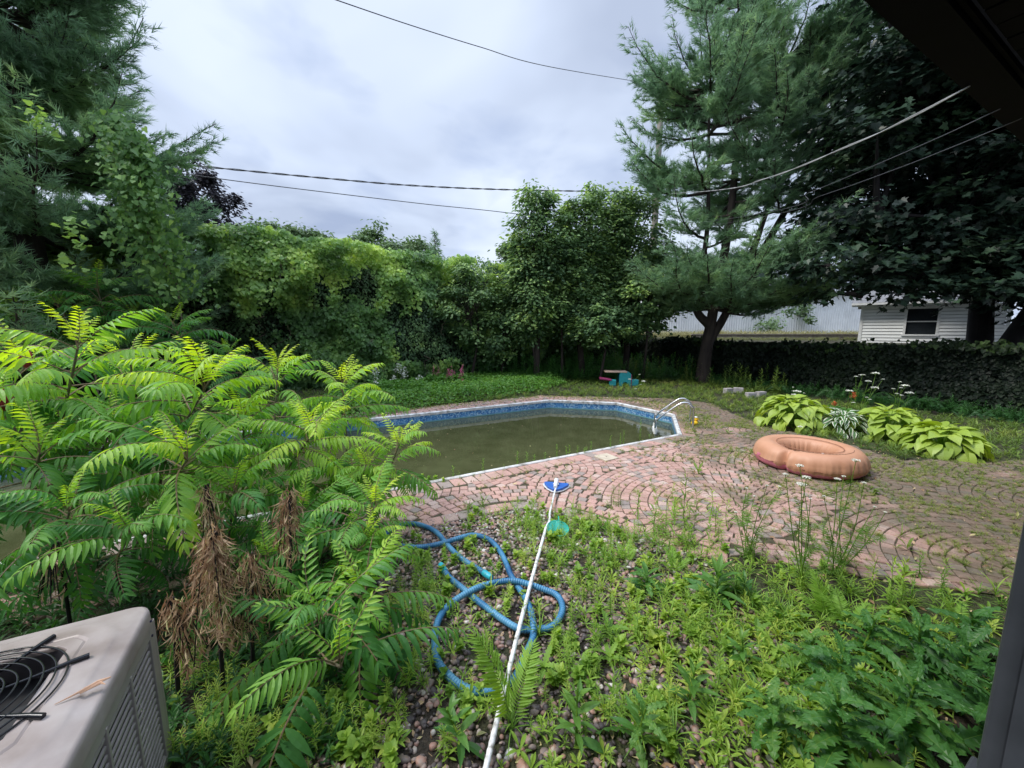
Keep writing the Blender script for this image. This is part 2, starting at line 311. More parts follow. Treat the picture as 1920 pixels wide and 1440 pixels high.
# ================================================================== ground, pool, paving
A_, B_, C_, D_ = G(1030, 752), G(1156, 757), G(1260, 779), G(1272, 816)
E_ = D_ - dW * 9.6; A2 = A_ - dW * 9.7; F_ = (A2 * .72 + E_ * .28) - dW * 1.0; H_ = (A2 * .28 + E_ * .72) - dW * 1.0
POOL = np.array([A_, B_, C_, D_, E_, H_, F_, A2])[:, :2]
def grow(poly, d):       # offset a clockwise outline outwards
    poly = np.asarray(poly); n = len(poly); o = []
    for i in range(n):
        p0, p1, p2 = poly[i - 1], poly[i], poly[(i + 1) % n]; e1 = unit(p1 - p0); e2 = unit(p2 - p1)
        n1 = np.array([-e1[1], e1[0]]); n2 = np.array([-e2[1], e2[0]]); b = unit(n1 + n2); o.append(p1 + b * d / max(.3, b @ n1))
    return np.array(o)
WALL_O = np.array([0, .15, 0])               # the house wall runs through here along dW
def groundmat():
    m, n, l, b = newmat('ground'); g = n.new('ShaderNodeNewGeometry')
    def nz(s, d, off=0):
        mp = n.new('ShaderNodeMapping'); mp.inputs['Location'].default_value = (off, off, 0); l.new(g.outputs['Position'], mp.inputs[0])
        x = n.new('ShaderNodeTexNoise'); x.inputs['Scale'].default_value = s; x.inputs['Detail'].default_value = d; l.new(mp.outputs[0], x.inputs['Vector']); return x.outputs['Fac']
    f = nz(9, 8); c1 = ramp(n, l, f, [(.3, (.022, .018, .013)), (.5, (.05, .038, .028)), (.72, (.11, .085, .06))]); c2 = ramp(n, l, nz(30, 4, 5), [(.3, (.03, .045, .015)), (.7, (.10, .11, .04))])
    mxn = n.new('ShaderNodeMix'); mxn.data_type = 'RGBA'; l.new(ramp(n, l, nz(1.2, 3, 3), [(.42, (0, 0, 0)), (.6, (1, 1, 1))]), mxn.inputs[0]); l.new(c1, mxn.inputs[6]); l.new(c2, mxn.inputs[7])
    l.new(mxn.outputs[2], b.inputs['Base Color']); b.inputs['Roughness'].default_value = .95
    bp = n.new('ShaderNodeBump'); bp.inputs['Strength'].default_value = 1; bp.inputs['Distance'].default_value = .06; l.new(nz(45, 6, 2), bp.inputs['Height']); l.new(bp.outputs[0], b.inputs['Normal']); return m
M_GROUND = groundmat()
def sheet(name, outer, holes, z, mat):
    bm = bmesh.new(); es = []
    for lp in [outer] + list(holes):
        vs = [bm.verts.new((float(p[0]), float(p[1]), z)) for p in lp]
        for i in range(len(vs)): es.append(bm.edges.new((vs[i], vs[(i + 1) % len(vs)])))
    bmesh.ops.triangle_fill(bm, use_beauty=True, use_dissolve=False, edges=es, normal=(0, 0, 1))
    for f in bm.faces:
        if f.normal.z < 0: f.normal_flip()
    me = bpy.data.meshes.new(name); bm.to_mesh(me); bm.free(); me.materials.append(mat); o = bpy.data.objects.new(name, me); COL.objects.link(o); o['kind'] = 'structure'; return o
sheet('ground', [(-150, -40), (150, -40), (150, 260), (-150, 260)], [grow(POOL, .02)], 0.0, M_GROUND)
# raised bank behind the fence
bk = MB(); fa, fb = np.array([5.4, 20.3]), np.array([14.6, 3.4]); fe = unit(fb - fa); fn = np.array([-fe[1], fe[0]])
q = [];
for s in np.linspace(-30, 12, 12):
    for dd, z in ((.35, -.05), (1.6, 1.0), (3.2, 1.35), (90, 1.45)): p = fa + fe * (s + 12) * (1 if s < 0 else 1) + fn * dd; q.append((p[0], p[1], z))
fq = [(i * 4 + j, i * 4 + j + 1, i * 4 + j + 5, i * 4 + j + 4) for i in range(11) for j in range(3)]
bk.add(q, np.array(fq)); o = bk.build('grass_bank', M_GROUND, smooth=True); tag(o, kind='structure')
# pool basin
def linermat():
    m, n, l, b = newmat('pool_liner'); g = n.new('ShaderNodeNewGeometry'); sp = n.new('ShaderNodeSeparateXYZ'); l.new(g.outputs['Position'], sp.inputs[0])
    v = n.new('ShaderNodeTexVoronoi'); v.inputs['Scale'].default_value = 32; l.new(g.outputs['Position'], v.inputs['Vector'])
    s2 = n.new('ShaderNodeSeparateColor'); l.new(v.outputs['Color'], s2.inputs[0])
    cm = ramp(n, l, s2.outputs[0], [(0, (.03, .12, .32)), (.35, (.06, .22, .50)), (.6, (.16, .38, .62)), (.8, (.45, .62, .72)), (1, (.08, .26, .52))])
    r = n.new('ShaderNodeValToRGB'); r.color_ramp.interpolation = 'CONSTANT'
    mr = n.new('ShaderNodeMapRange'); mr.inputs[1].default_value = -.3; mr.inputs[2].default_value = 0; l.new(sp.outputs[2], mr.inputs[0]); l.new(mr.outputs[0], r.inputs[0])
    e = r.color_ramp.elements; e[0].position = 0; e[0].color = (0, 0, 0, 1); e[1].position = .42; e[1].color = (1, 1, 1, 1)
    mxn = n.new('ShaderNodeMix'); mxn.data_type = 'RGBA'; l.new(r.outputs[0], mxn.inputs[0]); mxn.inputs[6].default_value = (.16, .36, .42, 1); l.new(cm, mxn.inputs[7])
    l.new(mxn.outputs[2], b.inputs['Base Color']); b.inputs['Roughness'].default_value = .35; return m
pl = MB(); n_ = len(POOL); V = [(x, y, z) for x, y in POOL for z in (.0, -.22, -1.2)]; Fp = []
for i in range(n_):
    j = (i + 1) % n_
    for k in (0, 1): Fp.append((i * 3 + k, i * 3 + k + 1, j * 3 + k + 1, j * 3 + k))
pl.add(V, np.array(Fp)); pl.add([(x, y, -1.2) for x, y in POOL], [tuple(range(n_))[::-1]])
pool = empty('swimming_pool', (float(POOL[:, 0].mean()), float(POOL[:, 1].mean()), 0), 'long angular in-ground pool of murky green water with blue mosaic liner and white rim', 'swimming pool')
pl.build('pool_liner', linermat(), pool)
cp = MB(); inn, outr = grow(POOL, -.012), grow(POOL, .065)
prof = [(inn, -.035), (inn, .022), (grow(POOL, .022), .036), (grow(POOL, .05), .036), (outr, .024), (outr, -.02)]
V = [(pr[0][i][0], pr[0][i][1], pr[1]) for pr in prof for i in range(n_)]
cp.add(V, np.array([(k * n_ + i, (k + 1) * n_ + i, (k + 1) * n_ + (i + 1) % n_, k * n_ + (i + 1) % n_) for k in range(5) for i in range(n_)]))
cp.build('coping', noisemat('white_coping', [(.32, (.30, .28, .25)), (.5, (.62, .61, .59)), (.65, (.74, .74, .74))], 9, .45, 8), pool)
def watermat():
    m, n, l, b = newmat('green_water'); g = n.new('ShaderNodeNewGeometry'); no = n.new('ShaderNodeTexNoise'); no.inputs['Scale'].default_value = 3.; no.inputs['Detail'].default_value = 3; l.new(g.outputs['Position'], no.inputs['Vector'])
    l.new(ramp(n, l, no.outputs['Fac'], [(.3, (.052, .058, .024)), (.7, (.078, .084, .038))]), b.inputs['Base Color']); b.inputs['Roughness'].default_value = .04; b.inputs['IOR'].default_value = 1.33
    n2 = n.new('ShaderNodeTexNoise'); n2.inputs['Scale'].default_value = 7.; n2.inputs['Detail'].default_value = 2; l.new(g.outputs['Position'], n2.inputs['Vector'])
    bp = n.new('ShaderNodeBump'); bp.inputs['Strength'].default_value = .05; bp.inputs['Distance'].default_value = .02; l.new(n2.outputs['Fac'], bp.inputs['Height']); l.new(bp.outputs[0], b.inputs['Normal']); return m
o = sheet('pool_water', [tuple(p) for p in grow(POOL, -.002)], [], -.20, watermat())
# paving: overlapping fans of small clay-coloured setts
DECK = [G(*p)[:2] for p in [(480, 1075), (620, 1040), (730, 995), (800, 975), (869, 961), (920, 949), (975, 943), (1040, 948), (1105, 964), (1160, 985), (1215, 990), (1290, 1020), (1390, 1045), (1480, 1062), (1600, 1082), (1780, 1105), (1919, 1125)]]
DECK += [np.array([5.5, 2.3]), np.array([9.4, 4.2]), G(1919, 866)[:2], G(1800, 862)[:2], G(1700, 868)[:2], G(1600, 838)[:2], G(1500, 816)[:2], G(1420, 795)[:2], G(1370, 775)[:2], G(1330, 757)[:2], G(1250, 748)[:2], B_[:2] + [.2, .9], A_[:2] + [-.2, .8], A_[:2] - dW[:2] * 12 + nW[:2] * .8, E_[:2] - dW[:2] * 4 - nW[:2] * .6]
DECK = np.array(DECK)
def in_deck(P): return inpoly(P, DECK) & ~inpoly(P, grow(POOL, .10))
pm = MB(); fd = np.array([math.cos(R(22)), math.sin(R(22))]); fnn = np.array([-fd[1], fd[0]]); C1 = G(1385, 965)[:2]; RF = 1.22; pv = []
FC = [(2 * RF * i + (j % 2) * RF, j * 2.05) for j in range(-2, 6) for i in range(-5, 6)]
def fan_owner(P):
    uv = np.c_[(P - C1) @ fd, (P - C1) @ fnn]; d = np.stack([np.linalg.norm(uv - c, axis=1) + 6 * np.clip(-.3 - (uv[:, 1] - c[1]), 0, 1) for c in FC]); return d.argmin(0)
ringw = .104; cells = []
for ci, c_ in enumerate(FC):
    c = C1 + fd * c_[0] + fnn * c_[1]
    if c[1] < -2 or c[0] > 15 or c[1] > 14: continue
    for k in range(24):
        r0 = k * ringw; r1 = r0 + ringw; rm = (r0 + r1) / 2; na = max(4, round(2 * math.pi * rm / .116)); ph = rng.uniform(0, 1)
        for a in range(na): cells.append((c[0], c[1], r0, r1, (a + ph) * 2 * math.pi / na, (a + 1 + ph) * 2 * math.pi / na, ci, 0))
cells = np.array(cells); rm = (cells[:, 2] + cells[:, 3]) / 2; am = (cells[:, 4] + cells[:, 5]) / 2
cen = np.c_[cells[:, 0] + rm * np.cos(am), cells[:, 1] + rm * np.sin(am)]
soldier = inpoly(cen, grow(POOL, .33))
ok = in_deck(cen) & ~soldier; own = fan_owner(cen[ok]); okI = np.where(ok)[0]; sel = okI[own == cells[okI, 6]]
sel = sel[(cen[sel, 1] > 0) & (cen[sel, 0] < 13)]
quads = []
for q_ in sel:
    cx, cy, r0, r1, a0, a1 = cells[q_, :6]; rmid = (r0 + r1) / 2; g = .0038; ga = .0072 / max(rmid, .05)
    r0 = r0 + g; r1 = r1 - g; a0 += ga; a1 -= ga; quads.append([(cx + r * math.cos(a), cy + r * math.sin(a)) for r, a in ((r0, a0), (r1, a0), (r1, a1), (r0, a1))])
edge = grow(POOL, .072); edo = grow(POOL, .30)
for i in range(n_):
    j = (i + 1) % n_; Ln = np.linalg.norm(edge[j] - edge[i]); m = int(Ln / .17)
    for k in range(m):
        t0, t1 = (k + .04) / m, (k + .96) / m; quads.append([edge[i] + (edge[j] - edge[i]) * t0, edge[i] + (edge[j] - edge[i]) * t1, edo[i] + (edo[j] - edo[i]) * t1, edo[i] + (edo[j] - edo[i]) * t0])
bd = DECK[1:13]; Lc = np.r_[0, np.cumsum(np.linalg.norm(np.diff(bd, axis=0), axis=1))]   # edging course against the gravel
for s in np.arange(.3, Lc[-1] - .2, .165):
    P2 = [np.array([np.interp(x, Lc, bd[:, 0]), np.interp(x, Lc, bd[:, 1])]) for x in (s, s + .157)]; tq = unit(P2[1] - P2[0]); nq = np.array([-tq[1], tq[0]])
    quads.append([P2[0] - nq * .17, P2[1] - nq * .17, P2[1] - nq * .005, P2[0] - nq * .005])
Q = np.array(quads); m = len(Q); cq = Q.mean(1, keepdims=True); Q = Q + rng.normal(size=(m, 1, 2)) * .0018
zt = .022 + (fbm(cq[:, 0] * .9, 5)[:, None] - .5) * .012 + rng.normal(size=(m, 4)) * .0012 + rng.normal(size=(m, 1)) * .0014
ins = cq + (Q - cq) * .90
V = np.concatenate([np.dstack([Q, np.zeros((m, 4, 1)) + .001]), np.dstack([Q, (zt - .007)[:, :, None]]), np.dstack([ins, zt[:, :, None]])], axis=1)
# make sure every sett winds the same way
area = ((Q[:, 1] - Q[:, 0])[:, 0] * (Q[:, 2] - Q[:, 0])[:, 1] - (Q[:, 1] - Q[:, 0])[:, 1] * (Q[:, 2] - Q[:, 0])[:, 0]) < 0
V[area] = V[area][:, [3, 2, 1, 0, 7, 6, 5, 4, 11, 10, 9, 8]]
fc = np.array([(8, 9, 10, 11)] + [(s + i, s + (i + 1) % 4, s + 4 + (i + 1) % 4, s + 4 + i) for s in (0, 4) for i in range(4)])
tt = rng.beta(2, 2, m) ; FFq = (fc[None] + (np.arange(m) * 12)[:, None, None]).reshape(-1, 4)
pm.add(V.reshape(-1, 3), FFq, 0, np.repeat(tt, 9))
def settmat():
    m, n, l, b = newmat('clay_sett'); g = n.new('ShaderNodeNewGeometry'); at = n.new('ShaderNodeAttribute'); at.attribute_name = 'tint'
    def nz(s, d, off=0):
        mp = n.new('ShaderNodeMapping'); mp.inputs['Location'].default_value = (off, off, 0); l.new(g.outputs['Position'], mp.inputs[0])
        x = n.new('ShaderNodeTexNoise'); x.inputs['Scale'].default_value = s; x.inputs['Detail'].default_value = d; l.new(mp.outputs[0], x.inputs['Vector']); return x.outputs['Fac']
    c1 = ramp(n, l, at.outputs['Fac'], [(0, (.28, .23, .21)), (.22, (.34, .275, .24)), (.30, (.42, .26, .215)), (.62, (.51, .31, .26)), (.82, (.50, .345, .29)), (1, (.55, .43, .37))])
    f = nz(90, 4); sp = ramp(n, l, f, [(.3, (.70, .70, .72)), (.5, (1, 1, 1)), (.72, (1.22, 1.2, 1.18))])
    mu = n.new('ShaderNodeMix'); mu.data_type = 'RGBA'; mu.blend_type = 'MULTIPLY'; mu.inputs[0].default_value = 1; l.new(c1, mu.inputs[6]); l.new(sp, mu.inputs[7])
    # moss and dirt that grew over the setts away from the pool (x > 3)
    sx = n.new('ShaderNodeSeparateXYZ'); l.new(g.outputs['Position'], sx.inputs[0]); mr = n.new('ShaderNodeMapRange'); l.new(sx.outputs[0], mr.inputs[0]); mr.inputs[1].default_value = 1.6; mr.inputs[2].default_value = 5.2; mr.inputs[3].default_value = -.10; mr.inputs[4].default_value = .38
    ad = n.new('ShaderNodeMath'); ad.operation = 'ADD'; l.new(nz(1.6, 7, 9), ad.inputs[0]); l.new(mr.outputs[0], ad.inputs[1])
    mf = ramp(n, l, ad.outputs[0], [(.50, (0, 0, 0)), (.78, (.8, .8, .8))]); m2 = n.new('ShaderNodeMix'); m2.data_type = 'RGBA'; l.new(mf, m2.inputs[0]); l.new(mu.outputs[2], m2.inputs[6]); l.new(ramp(n, l, nz(25, 4, 3), [(.3, (.075, .07, .04)), (.7, (.16, .13, .09))]), m2.inputs[7])
    l.new(m2.outputs[2], b.inputs['Base Color']); b.inputs['Roughness'].default_value = .8; b.inputs['Specular IOR Level'].default_value = .35
    bp = n.new('ShaderNodeBump'); bp.inputs['Strength'].default_value = .35; bp.inputs['Distance'].default_value = .004; l.new(f, bp.inputs['Height']); l.new(bp.outputs[0], b.inputs['Normal']); return m
o = pm.build('paving', settmat()); tag(o, kind='structure')
# joints
bmx = MB()
sheet('paving_joints', [tuple(p) for p in DECK], [grow(POOL, .05)], .012, noisemat('joint_moss', [(.3, (.035, .035, .018)), (.7, (.095, .08, .045))], 30, .95))
# ================================================================== house wall, eave, window jamb
hw = empty('house_wall', (1.9, 1.2, 0), 'dark house wall with open window and brown board soffit under the eave, at the right edge', 'house')
Mh = np.column_stack([dW, nW, [0, 0, 1.]])
def hb(mb, s, nn, z, ds, dn, dz, mat=0, tint=.5): mb.box(WALL_O + dW * s + nW * nn + [0, 0, z], (ds, dn, dz), Mh, mat, tint)
wl = MB(); S0, S1 = -1.35, 1.435
hb(wl, (S1 + .07 + 9) / 2, -.1, 1.5, 9 - S1 - .07, .16, 2.96); hb(wl, (S0 - .07 - 9) / 2, -.1, 1.5, 9 + S0 - .07, .16, 2.96)
hb(wl, (S0 + S1) / 2, -.1, .4, S1 - S0 + .136, .157, .78)
wl.build('wall', noisemat('dark_siding', [(.3, (.05, .045, .045)), (.7, (.09, .08, .08))], 3, .7), hw)
jm = MB(); hb(jm, S1 + .035, -.06, 1.87, .066, .2, 2.08); hb(jm, S1 + .012, .03, 1.87, .02, .045, 2.06); hb(jm, S0 - .035, -.06, 1.87, .066, .2, 2.08); hb(jm, (S0 + S1) / 2, -.06, .81, S1 - S0 + .12, .26, .045)
jm.build('window_frame', plain('grey_frame', (.07, .074, .082), .4), hw, bevel=.006)
pe = G(1610, 0, 3.0); off = float((pe - WALL_O) @ nW)
so_ = MB(); ns = 92
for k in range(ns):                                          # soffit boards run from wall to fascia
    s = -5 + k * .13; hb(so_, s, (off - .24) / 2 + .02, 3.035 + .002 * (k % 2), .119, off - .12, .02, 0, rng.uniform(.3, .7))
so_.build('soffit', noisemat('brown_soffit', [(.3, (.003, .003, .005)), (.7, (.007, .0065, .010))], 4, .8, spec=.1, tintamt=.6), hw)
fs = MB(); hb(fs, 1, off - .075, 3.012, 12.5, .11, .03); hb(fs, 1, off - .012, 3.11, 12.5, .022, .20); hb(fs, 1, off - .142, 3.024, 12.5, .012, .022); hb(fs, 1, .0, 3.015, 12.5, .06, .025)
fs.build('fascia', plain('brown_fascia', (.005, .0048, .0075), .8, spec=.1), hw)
rf = MB(); rf.add([WALL_O + dW * s + nW * a + [0, 0, z] for s in (-5.3, 7.4) for a, z in ((off + .06, 3.20), (-3, 4.3), (-3, 4.22), (off + .05, 3.13))], np.array([(0, 1, 5, 4), (3, 7, 6, 2), (0, 4, 7, 3)]))
rf.build('roof', plain('shingle_grey', (.09, .085, .085), .9), hw)
# ================================================================== hedge and trees behind the pool
HO = np.array([0, 16.5]); hd = dW[:2]; hn = -nW[:2]        # hedge front line, hn looks to the house
def hpos(s, z, dep): return np.c_[HO[0] + hd[0] * s + hn[0] * dep, HO[1] + hd[1] * s + hn[1] * dep, z]
def htop(s): return 4.75 + .35 * (fbm(np.c_[s * .5, s * 0], 7) - .5) * 2 + .25 * (vnoise(np.c_[s * 1.7, s * 0], 8) - .5)
def hbump(s, z): return 2.0 * (fbm(np.c_[s * .45, z * .55], 3) - .5) + 1.3 * (fbm(np.c_[s * 1.3, z * 1.3], 4) - .5)
hg = empty('cedar_hedge', (float(HO[0]), float(HO[1]), 0), 'tall dense cedar hedge overgrown with creepers across the back of the yard', 'hedge')
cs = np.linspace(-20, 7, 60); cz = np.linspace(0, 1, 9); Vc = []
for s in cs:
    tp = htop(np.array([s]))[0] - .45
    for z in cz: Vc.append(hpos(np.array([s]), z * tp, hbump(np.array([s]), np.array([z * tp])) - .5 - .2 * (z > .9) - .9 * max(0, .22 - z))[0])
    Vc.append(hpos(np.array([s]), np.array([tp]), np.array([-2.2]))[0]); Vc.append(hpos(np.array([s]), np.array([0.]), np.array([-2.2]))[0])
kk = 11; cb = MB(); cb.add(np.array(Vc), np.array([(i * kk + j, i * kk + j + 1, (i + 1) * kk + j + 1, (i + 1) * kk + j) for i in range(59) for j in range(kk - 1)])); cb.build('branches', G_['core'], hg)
def hedge_leaves(n, seed, smin, smax, T, tone, fn=None, up=.7, dep=(-.45, .08), zr=(0, 1), sr=(-18.5, 6.3)):
    r = np.random.default_rng(seed); s = r.uniform(*sr, n); tp = htop(s); z = r.uniform(*zr, n) * tp * 1.01; d = hbump(s, z) + r.uniform(*dep, n) - .9 * np.clip(.22 - z / tp, 0, 1)
    topm = r.random(n) < .12; z = np.where(topm, tp + r.uniform(-.25, .15, n), z); d = np.where(topm, r.uniform(-1.6, .3, n), d)
    if fn is not None: k = fn(s, z) > r.random(n); s, z, d, topm, tp = s[k], z[k], d[k], topm[k], tp[k]
    P = hpos(s, z, d); m = len(P); no = np.c_[np.tile(hn, (m, 1)), np.full(m, up)] + r.normal(size=(m, 3)) * .45; no[topm] += np.array([0, 0, 1.2])
    al = np.c_[r.normal(size=(m, 2)) * .6 + hn * .35, -1 + r.normal(size=m) * .35]
    cl_ = fbm(np.c_[s * 1.2, z * 1.4], seed) - .5
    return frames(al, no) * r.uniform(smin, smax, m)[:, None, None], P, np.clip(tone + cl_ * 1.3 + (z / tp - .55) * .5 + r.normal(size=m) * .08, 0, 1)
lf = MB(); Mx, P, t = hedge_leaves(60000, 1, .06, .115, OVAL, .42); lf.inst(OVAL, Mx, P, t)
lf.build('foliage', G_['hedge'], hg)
vn = empty('grape_vine', tuple(hpos(np.array([-6.]), 0, np.array([.4]))[0]), 'bright green broad-leaved vine draped over the hedge in hanging swags', 'vine')
vm = MB(); Mx, P, t = hedge_leaves(105000, 2, .085, .145, GRAPE, .5, lambda s, z: np.clip((fbm(np.c_[s * .7, z * .6], 31) - .44) * 5 + np.clip((z - 3.6) * .5, 0, .7), 0, 1), dep=(-.05, .30)); vm.inst(GRAPE, Mx, P, t); vm.build('leaves', G_['vine'], vn)
for k in range(34):
    tw = MB()
    s = rng.uniform(-9, 5.5); z = rng.uniform(.6, 4.2); n = 7; ss = s + np.cumsum(rng.normal(size=n) * .09); z2 = z - np.linspace(0, rng.uniform(.4, 1.2), n); tw.tube(hpos(ss, z2, hbump(ss, z2) + .22 + rng.normal(size=n) * .03), np.linspace(.013, .005, n), 4); tw.build('stem', G_['twig'], vn)
# generic broadleaf tree
def broadleaf(name, base, H, crown, nl, T, mat, bark, label, group=None, smin=.1, smax=.2, tone=.5, trunk_r=.16, seed=0, clumps=60, cl_r=.55, flat=.55, cat='tree', hang=.3, twigs=False, leaders=1):
    """crown = list of ellipsoids (cx,cy,cz,rx,ry,rz) in world space"""
    r = np.random.default_rng(seed); base = np.array(base, float); rt = empty(name, base, label, cat, group); tr = MB(); cr = np.array(crown, float)
    for k in range(leaders):
        e = cr[k % len(cr)]; tp = np.array([e[0], e[1], e[2] + e[5] * .4]); mid = base * .45 + tp * .55 + np.r_[r.normal(size=2) * .2, 0]; P = spline([base + np.r_[r.normal(size=2) * trunk_r * (k > 0), 0], mid, tp], 8); tr.tube(P, np.linspace(trunk_r, trunk_r * .22, len(P)), 9)
    C = []; vol = (cr[:, 3] * cr[:, 4] * cr[:, 5]); pick = r.choice(len(cr), clumps, p=vol / vol.sum())
    for i in pick:
        e = cr[i]; u = unit(r.normal(size=3)); rad = r.uniform(.35, 1) ** .45; c = e[:3] + u * e[3:] * rad; C.append(np.r_[c, u])
        a = e[:3] * .6 + c * .4; a = a + [0, 0, -.25 * e[5]]; 
        if r.random() < .55: tr.tube(spline([base * .0 + np.array([e[0], e[1], max(base[2] + .3, e[2] - .5 * e[5])]), a, c], 4), np.linspace(trunk_r * .32, .012, 9), 5)
    C = np.array(C); lm = MB(); idx = r.integers(0, len(C), nl); cc = C[idx]; cl_s = r.uniform(.6, 1.25, len(C))[idx] * cl_r
    off_ = r.normal(size=(nl, 3)) * [.5, .5, .5 * flat]; P = cc[:, :3] + off_ * cl_s[:, None]; P[:, 2] -= hang * (np.linalg.norm(off_[:, :2], axis=1) * cl_s) ** 1.5
    no = cc[:, 3:] * .5 + off_ * .5 + [0, 0, .9] + r.normal(size=(nl, 3)) * .35; al = np.c_[off_[:, :2] + cc[:, 3:5] * .5 + r.normal(size=(nl, 2)) * .5, r.normal(size=nl) * .3 - .45]
    ct = r.normal(size=len(C)) * .12; lm.inst(T, frames(al, no) * r.uniform(smin, smax, nl)[:, None, None], P, np.clip(tone + ct[idx] + off_[:, 2] * .22 + r.normal(size=nl) * .07, 0, 1))
    tr.build('trunk', bark, rt, True); lm.build('crown', mat, rt); return rt
def pine(base, H, z0, Rf, nl, label, seed, per=9, zs=None, trunk_r=.25, forks=None, tone=.5, ts=.15, azs=None, skip=None, dens=.11):
    r = np.random.default_rng(seed); base = np.array(base, float); rt = empty('pine_tree', base, label, 'tree'); tr = MB(); TP = []; TD = []
    leads = forks or [[base, base + [0, 0, H]]]
    paths = [spline(p, 10) for p in leads]
    for i, P in enumerate(paths): tr.tube(P, np.linspace(trunk_r if i == 0 else trunk_r * .62, .03, len(P)), 10)
    for i in range(nl):
        P = paths[r.integers(len(paths))] if forks else paths[0]; u = (i + r.random()) / nl; z = z0 + (H - z0) * u if zs is None else zs[i]; u = (z - z0) / (H - z0); k = int(np.argmin(abs(P[:, 2] - z))); p0 = P[k]
        az = i * 2.4 + r.normal() * .3 if azs is None else r.uniform(*azs); L_ = Rf(z, az) * r.uniform(.7, 1.12)
        if L_ < .25: continue
        d = np.array([math.cos(az), math.sin(az), 0]); rise = r.uniform(.02, .22) + .35 * u; tq = np.linspace(0, 1, 9); b = p0 + d * (L_ * tq)[:, None]; b[:, 2] += L_ * (rise * tq + .16 * (tq ** 3) - .12 * np.sin(tq * 3.1)); b += np.cumsum(r.normal(size=b.shape) * .02 * L_, axis=0) * tq[:, None]
        tr.tube(b, np.linspace(.012 + .016 * L_, .006, 9), 5, cap=False)
        nb = int(per * (0.4 + L_ / 3))
        for q in range(nb):
            f = .22 + .78 * (q + r.random()) / nb; kf = f * 8; k0 = min(7, int(kf)); p = b[k0] + (b[k0 + 1] - b[k0]) * (kf - k0); sg = 1 if q % 2 else -1; a2 = az + sg * r.uniform(.45, 1.0); l2 = (.16 + .34 * L_ * (1.1 - f)) * r.uniform(.6, 1.2)
            d2 = unit(np.array([math.cos(a2), math.sin(a2), r.uniform(.05, .45)])); e = p + d2 * l2; tr.tube([p, (p + e) / 2 + [0, 0, -.02], e], [.008, .005, .003], 3, cap=False)
            m = max(2, int(l2 / dens)); tt_ = (np.arange(m) + .6) / m; TP.append(p + (e - p) * tt_[:, None] + r.normal(size=(m, 3)) * .035); TD.append(d2 + r.normal(size=(m, 3)) * .4 + [0, 0, .25])
            if l2 > .5:
                for w_ in range(int(l2 / .22)):
                    f2 = r.uniform(.3, 1); p3 = p + (e - p) * f2; d3 = unit(d2 + r.normal(size=3) * .7 + [0, 0, .2]); l3 = r.uniform(.12, .3); m = 3; TP.append(p3 + d3 * l3 * (np.arange(m)[:, None] + .5) / m); TD.append(d3 + r.normal(size=(m, 3)) * .3)
    TP = np.concatenate(TP); TD = np.concatenate(TD); lm = MB(); T = [tuft(10, .8, .075, s) for s in range(5)]; pk = r.integers(0, 5, len(TP)); cn = fbm(TP * 1.1, seed) - .5
    for k in range(5):
        s = pk == k; m = s.sum(); lm.inst(T[k], frames(TD[s], r.normal(size=(m, 3))) * (ts * r.uniform(.75, 1.25, m))[:, None, None], TP[s], np.clip(tone + cn[s] * .9 + r.normal(size=m) * .08, 0, 1))
    tr.build('trunk', G_['bark'], rt, True); lm.build('needles', G_['pine'], rt); return rt, len(TP)
# big pine at the left
pine((-10.6, 8.9, 0), 14, 1.9, lambda z, a: (2.45 + .85 * (z < 6.2) + .3 * math.sin(a * 5)) * (1 if z < 9 else .85), 310, 'large shaggy white pine filling the upper left corner', 3, per=24, trunk_r=.3, tone=.48, ts=.19, dens=.075)
# forked pine by the fence
b0 = np.array([7.15, 14.5, 0.]); fk = b0 + [.15, 0, 2.1]
forks = [[b0, b0 + [.05, 0, 1.1], fk + [.05, 0, .4], fk + [.5, .1, 4], fk + [.55, .2, 8], fk + [.2, 0, 13.5]], [fk + [-.1, 0, -.7], fk + [.55, 0, .5], fk + [1.1, -.1, 2.2], fk + [1.9, 0, 5], fk + [2.0, 0, 9]], [fk, fk + [-.55, .1, .9], fk + [-.3, .1, 3.5], fk + [-.6, 0, 8]], [fk + [.7, 0, .9], fk + [1.9, .1, 3.0], fk + [3.1, .2, 5.6], fk + [3.2, .2, 8]]]
zr_ = np.random.default_rng(4); ZS = np.concatenate([zr_.uniform(2.55, 4.5, 62), zr_.uniform(4.6, 6.4, 10), zr_.uniform(6.2, 15, 185)])
pine(b0, 15.3, 2.4, lambda z, a: 3.3 if z < 4.6 else 3.2 * (1 - .38 * max(0, (z - 7) / 9)), len(ZS), 'forked dark-trunked pine leaning over the back fence', 5, per=20, zs=ZS, trunk_r=.27, forks=forks, tone=.42, ts=.21, dens=.10)
# maple that overhangs from the right
mb0 = (15.0, 12.5, 1.1)
broadleaf('maple_tree', mb0, 14, [(14.6, 12.8, 7.5, 4.6, 4.2, 4.4), (12.2, 11.4, 5.9, 2.8, 2.6, 2.8), (16, 10.2, 7, 4.2, 4, 5), (10.9, 10.9, 3.7, 1.5, 1.5, .8), (13.4, 10.2, 3.9, 1.8, 1.6, .8), (13.5, 11, 9.6, 3.4, 3.2, 3.2), (10.6, 11.3, 9.2, 2.2, 2, 3.4), (10.0, 11.2, 5.9, 2.0, 2, 1.9), (8.7, 11, 4.1, 1.2, 1.2, .8), (9.7, 11, 3.15, 1.7, .9, .42), (11.0, 10.2, 2.55, .9, .6, .3)], 85000, MAPLE, G_['maple'], G_['dbark'], 'big maple with shade coloured into its leaves, hanging over the fence at the right, upright trunk', None, .12, .21, .42, .32, 7, 800, .85, .35)
